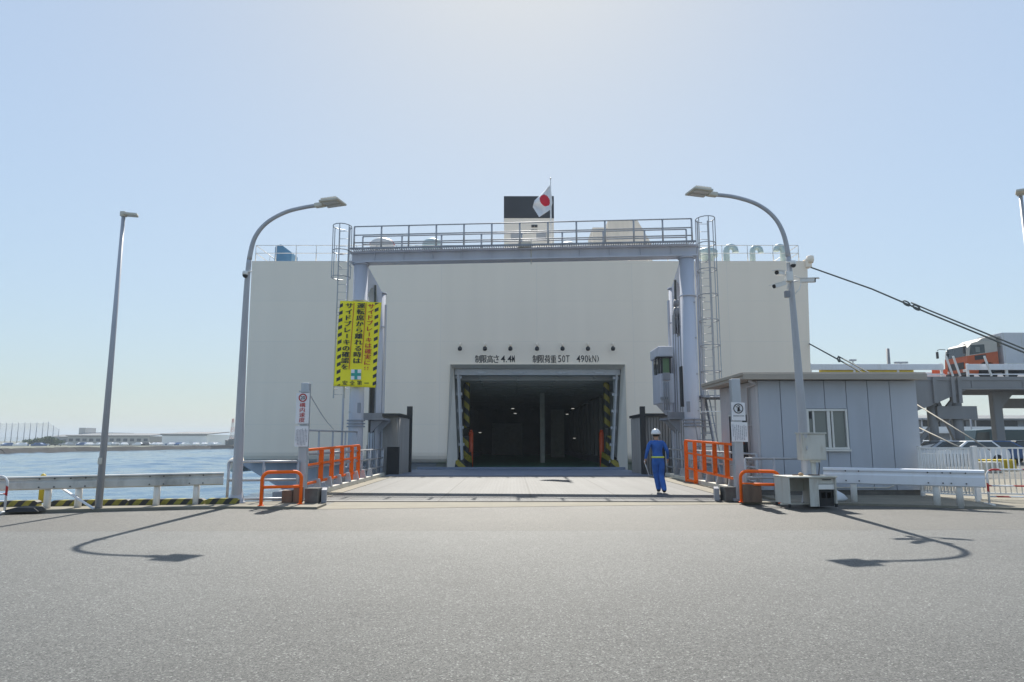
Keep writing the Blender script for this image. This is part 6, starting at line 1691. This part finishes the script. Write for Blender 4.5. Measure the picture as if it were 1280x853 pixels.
for i, r_ in enumerate(rr_):
    d_ = me.skin_vertices[0].data[i]; d_.radius = (r_, r_ * (.82 if i in (pel, sp1, sp2, che) else 1)); d_.use_root = (i == pel)
ss = po.modifiers.new('sub', 'SUBSURF'); ss.levels = 2; ss.render_levels = 2
dg = bpy.context.evaluated_depsgraph_get()
bm_ = bpy.data.meshes.new_from_object(po.evaluated_get(dg))
bpy.data.objects.remove(po)
zmin = min(v.co.z for v in bm_.vertices)
bm_.transform(Matrix.Translation((0, 0, -zmin)))
for m in ('cloth_blue', 'skin', 'boot_black'): bm_.materials.append(M[m])
for p in bm_.polygons:
    c = p.center - V(0, 0, -zmin); p.use_smooth = True
    h_ = c.z; isarm = c.x < -.30 or c.x > .225
    p.material_index = 1 if h_ > 1.475 else 2 if h_ < .10 else 1 if (isarm and h_ < .955 and min((c - hands[s2_]).length for s2_ in (-1, 1)) < .16) else 0
per = bpy.data.objects.new('person', bm_); col.objects.link(per); per.location = V(px_, py_, .03)
tag(per, 'worker in blue overalls and white helmet walking away with a white stick in hand', 'person')
zo = .03 - zmin
def body_part(mb, name, m, smooth=True): return mb.build(name, m, per, smooth)
hc = per.location + V(-.06, .05, 1.665 - zmin)
mb = MB(); mb.lathe([(.128, -.02), (.138, .0), (.132, .03), (.118, .075), (.085, .115), (.04, .136), (.005, .14)], hc, 22); 
mb.box(hc + V(0, .13, -.012), (.18, .12, .016), bev=.006); mb.bar(hc + V(0, -.11, .06), hc + V(0, .11, .06), .025, .17, .01)
body_part(mb, 'helmet', 'helmet')
mb = MB(); mb.lathe([(.082, -.07), (.1, -.02), (.1, .0)], hc + V(0, -.012, -.01), 16); body_part(mb, 'hair', 'hair')
mb = MB(); bc_ = per.location + V(-.032, .003, 1.005 - zmin)
mb.path([bc_ + V(.168 * math.cos(i * math.pi / 12), .142 * math.sin(i * math.pi / 12), 0) for i in range(24)], .02, 6, closed=True)
for v in mb.bm.verts: v.co.z = bc_.z + (v.co.z - bc_.z) * 1.3
body_part(mb, 'belt', 'hi_vis')
mb = MB()
for dx in (-.03, .03): bmesh.ops.create_uvsphere(mb.bm, u_segments=8, v_segments=6, radius=.012, matrix=Matrix.Translation(per.location + V(-.06 + dx, .135, 1.635 - zmin)))
body_part(mb, 'eye', 'ink')
h0 = per.location + hands[-1] + V(.015, 0, -zmin)
mb = MB(); mb.tube(h0 + V(-.03, -.04, .06), h0 + V(.13, .14, -.36), .013, 8)
tag(origin_at(mb.build('baton', 'white_paint', smooth=False), h0), 'white stick held in the left hand of the worker', 'stick')

# ================================================================== THE AIR
mb = MB(); mb.span(V(-4600, -900, -6), V(4600, 4800, 45))
hz = mb.build('haze', 'dome'); tag(hz, kind='stuff')
hm = bpy.data.materials.new('haze'); hm.use_nodes = True; hn = hm.node_tree.nodes; hn.clear()
ho = hn.new('ShaderNodeOutputMaterial'); hv = hn.new('ShaderNodeVolumePrincipled')
hv.inputs['Color'].default_value = (0.80, 0.90, 1.0, 1); hv.inputs['Density'].default_value = HAZE; hv.inputs['Anisotropy'].default_value = 0.0
hm.node_tree.links.new(hv.outputs[0], ho.inputs['Volume'])
hz.data.materials[0] = hm; M['haze'] = hm
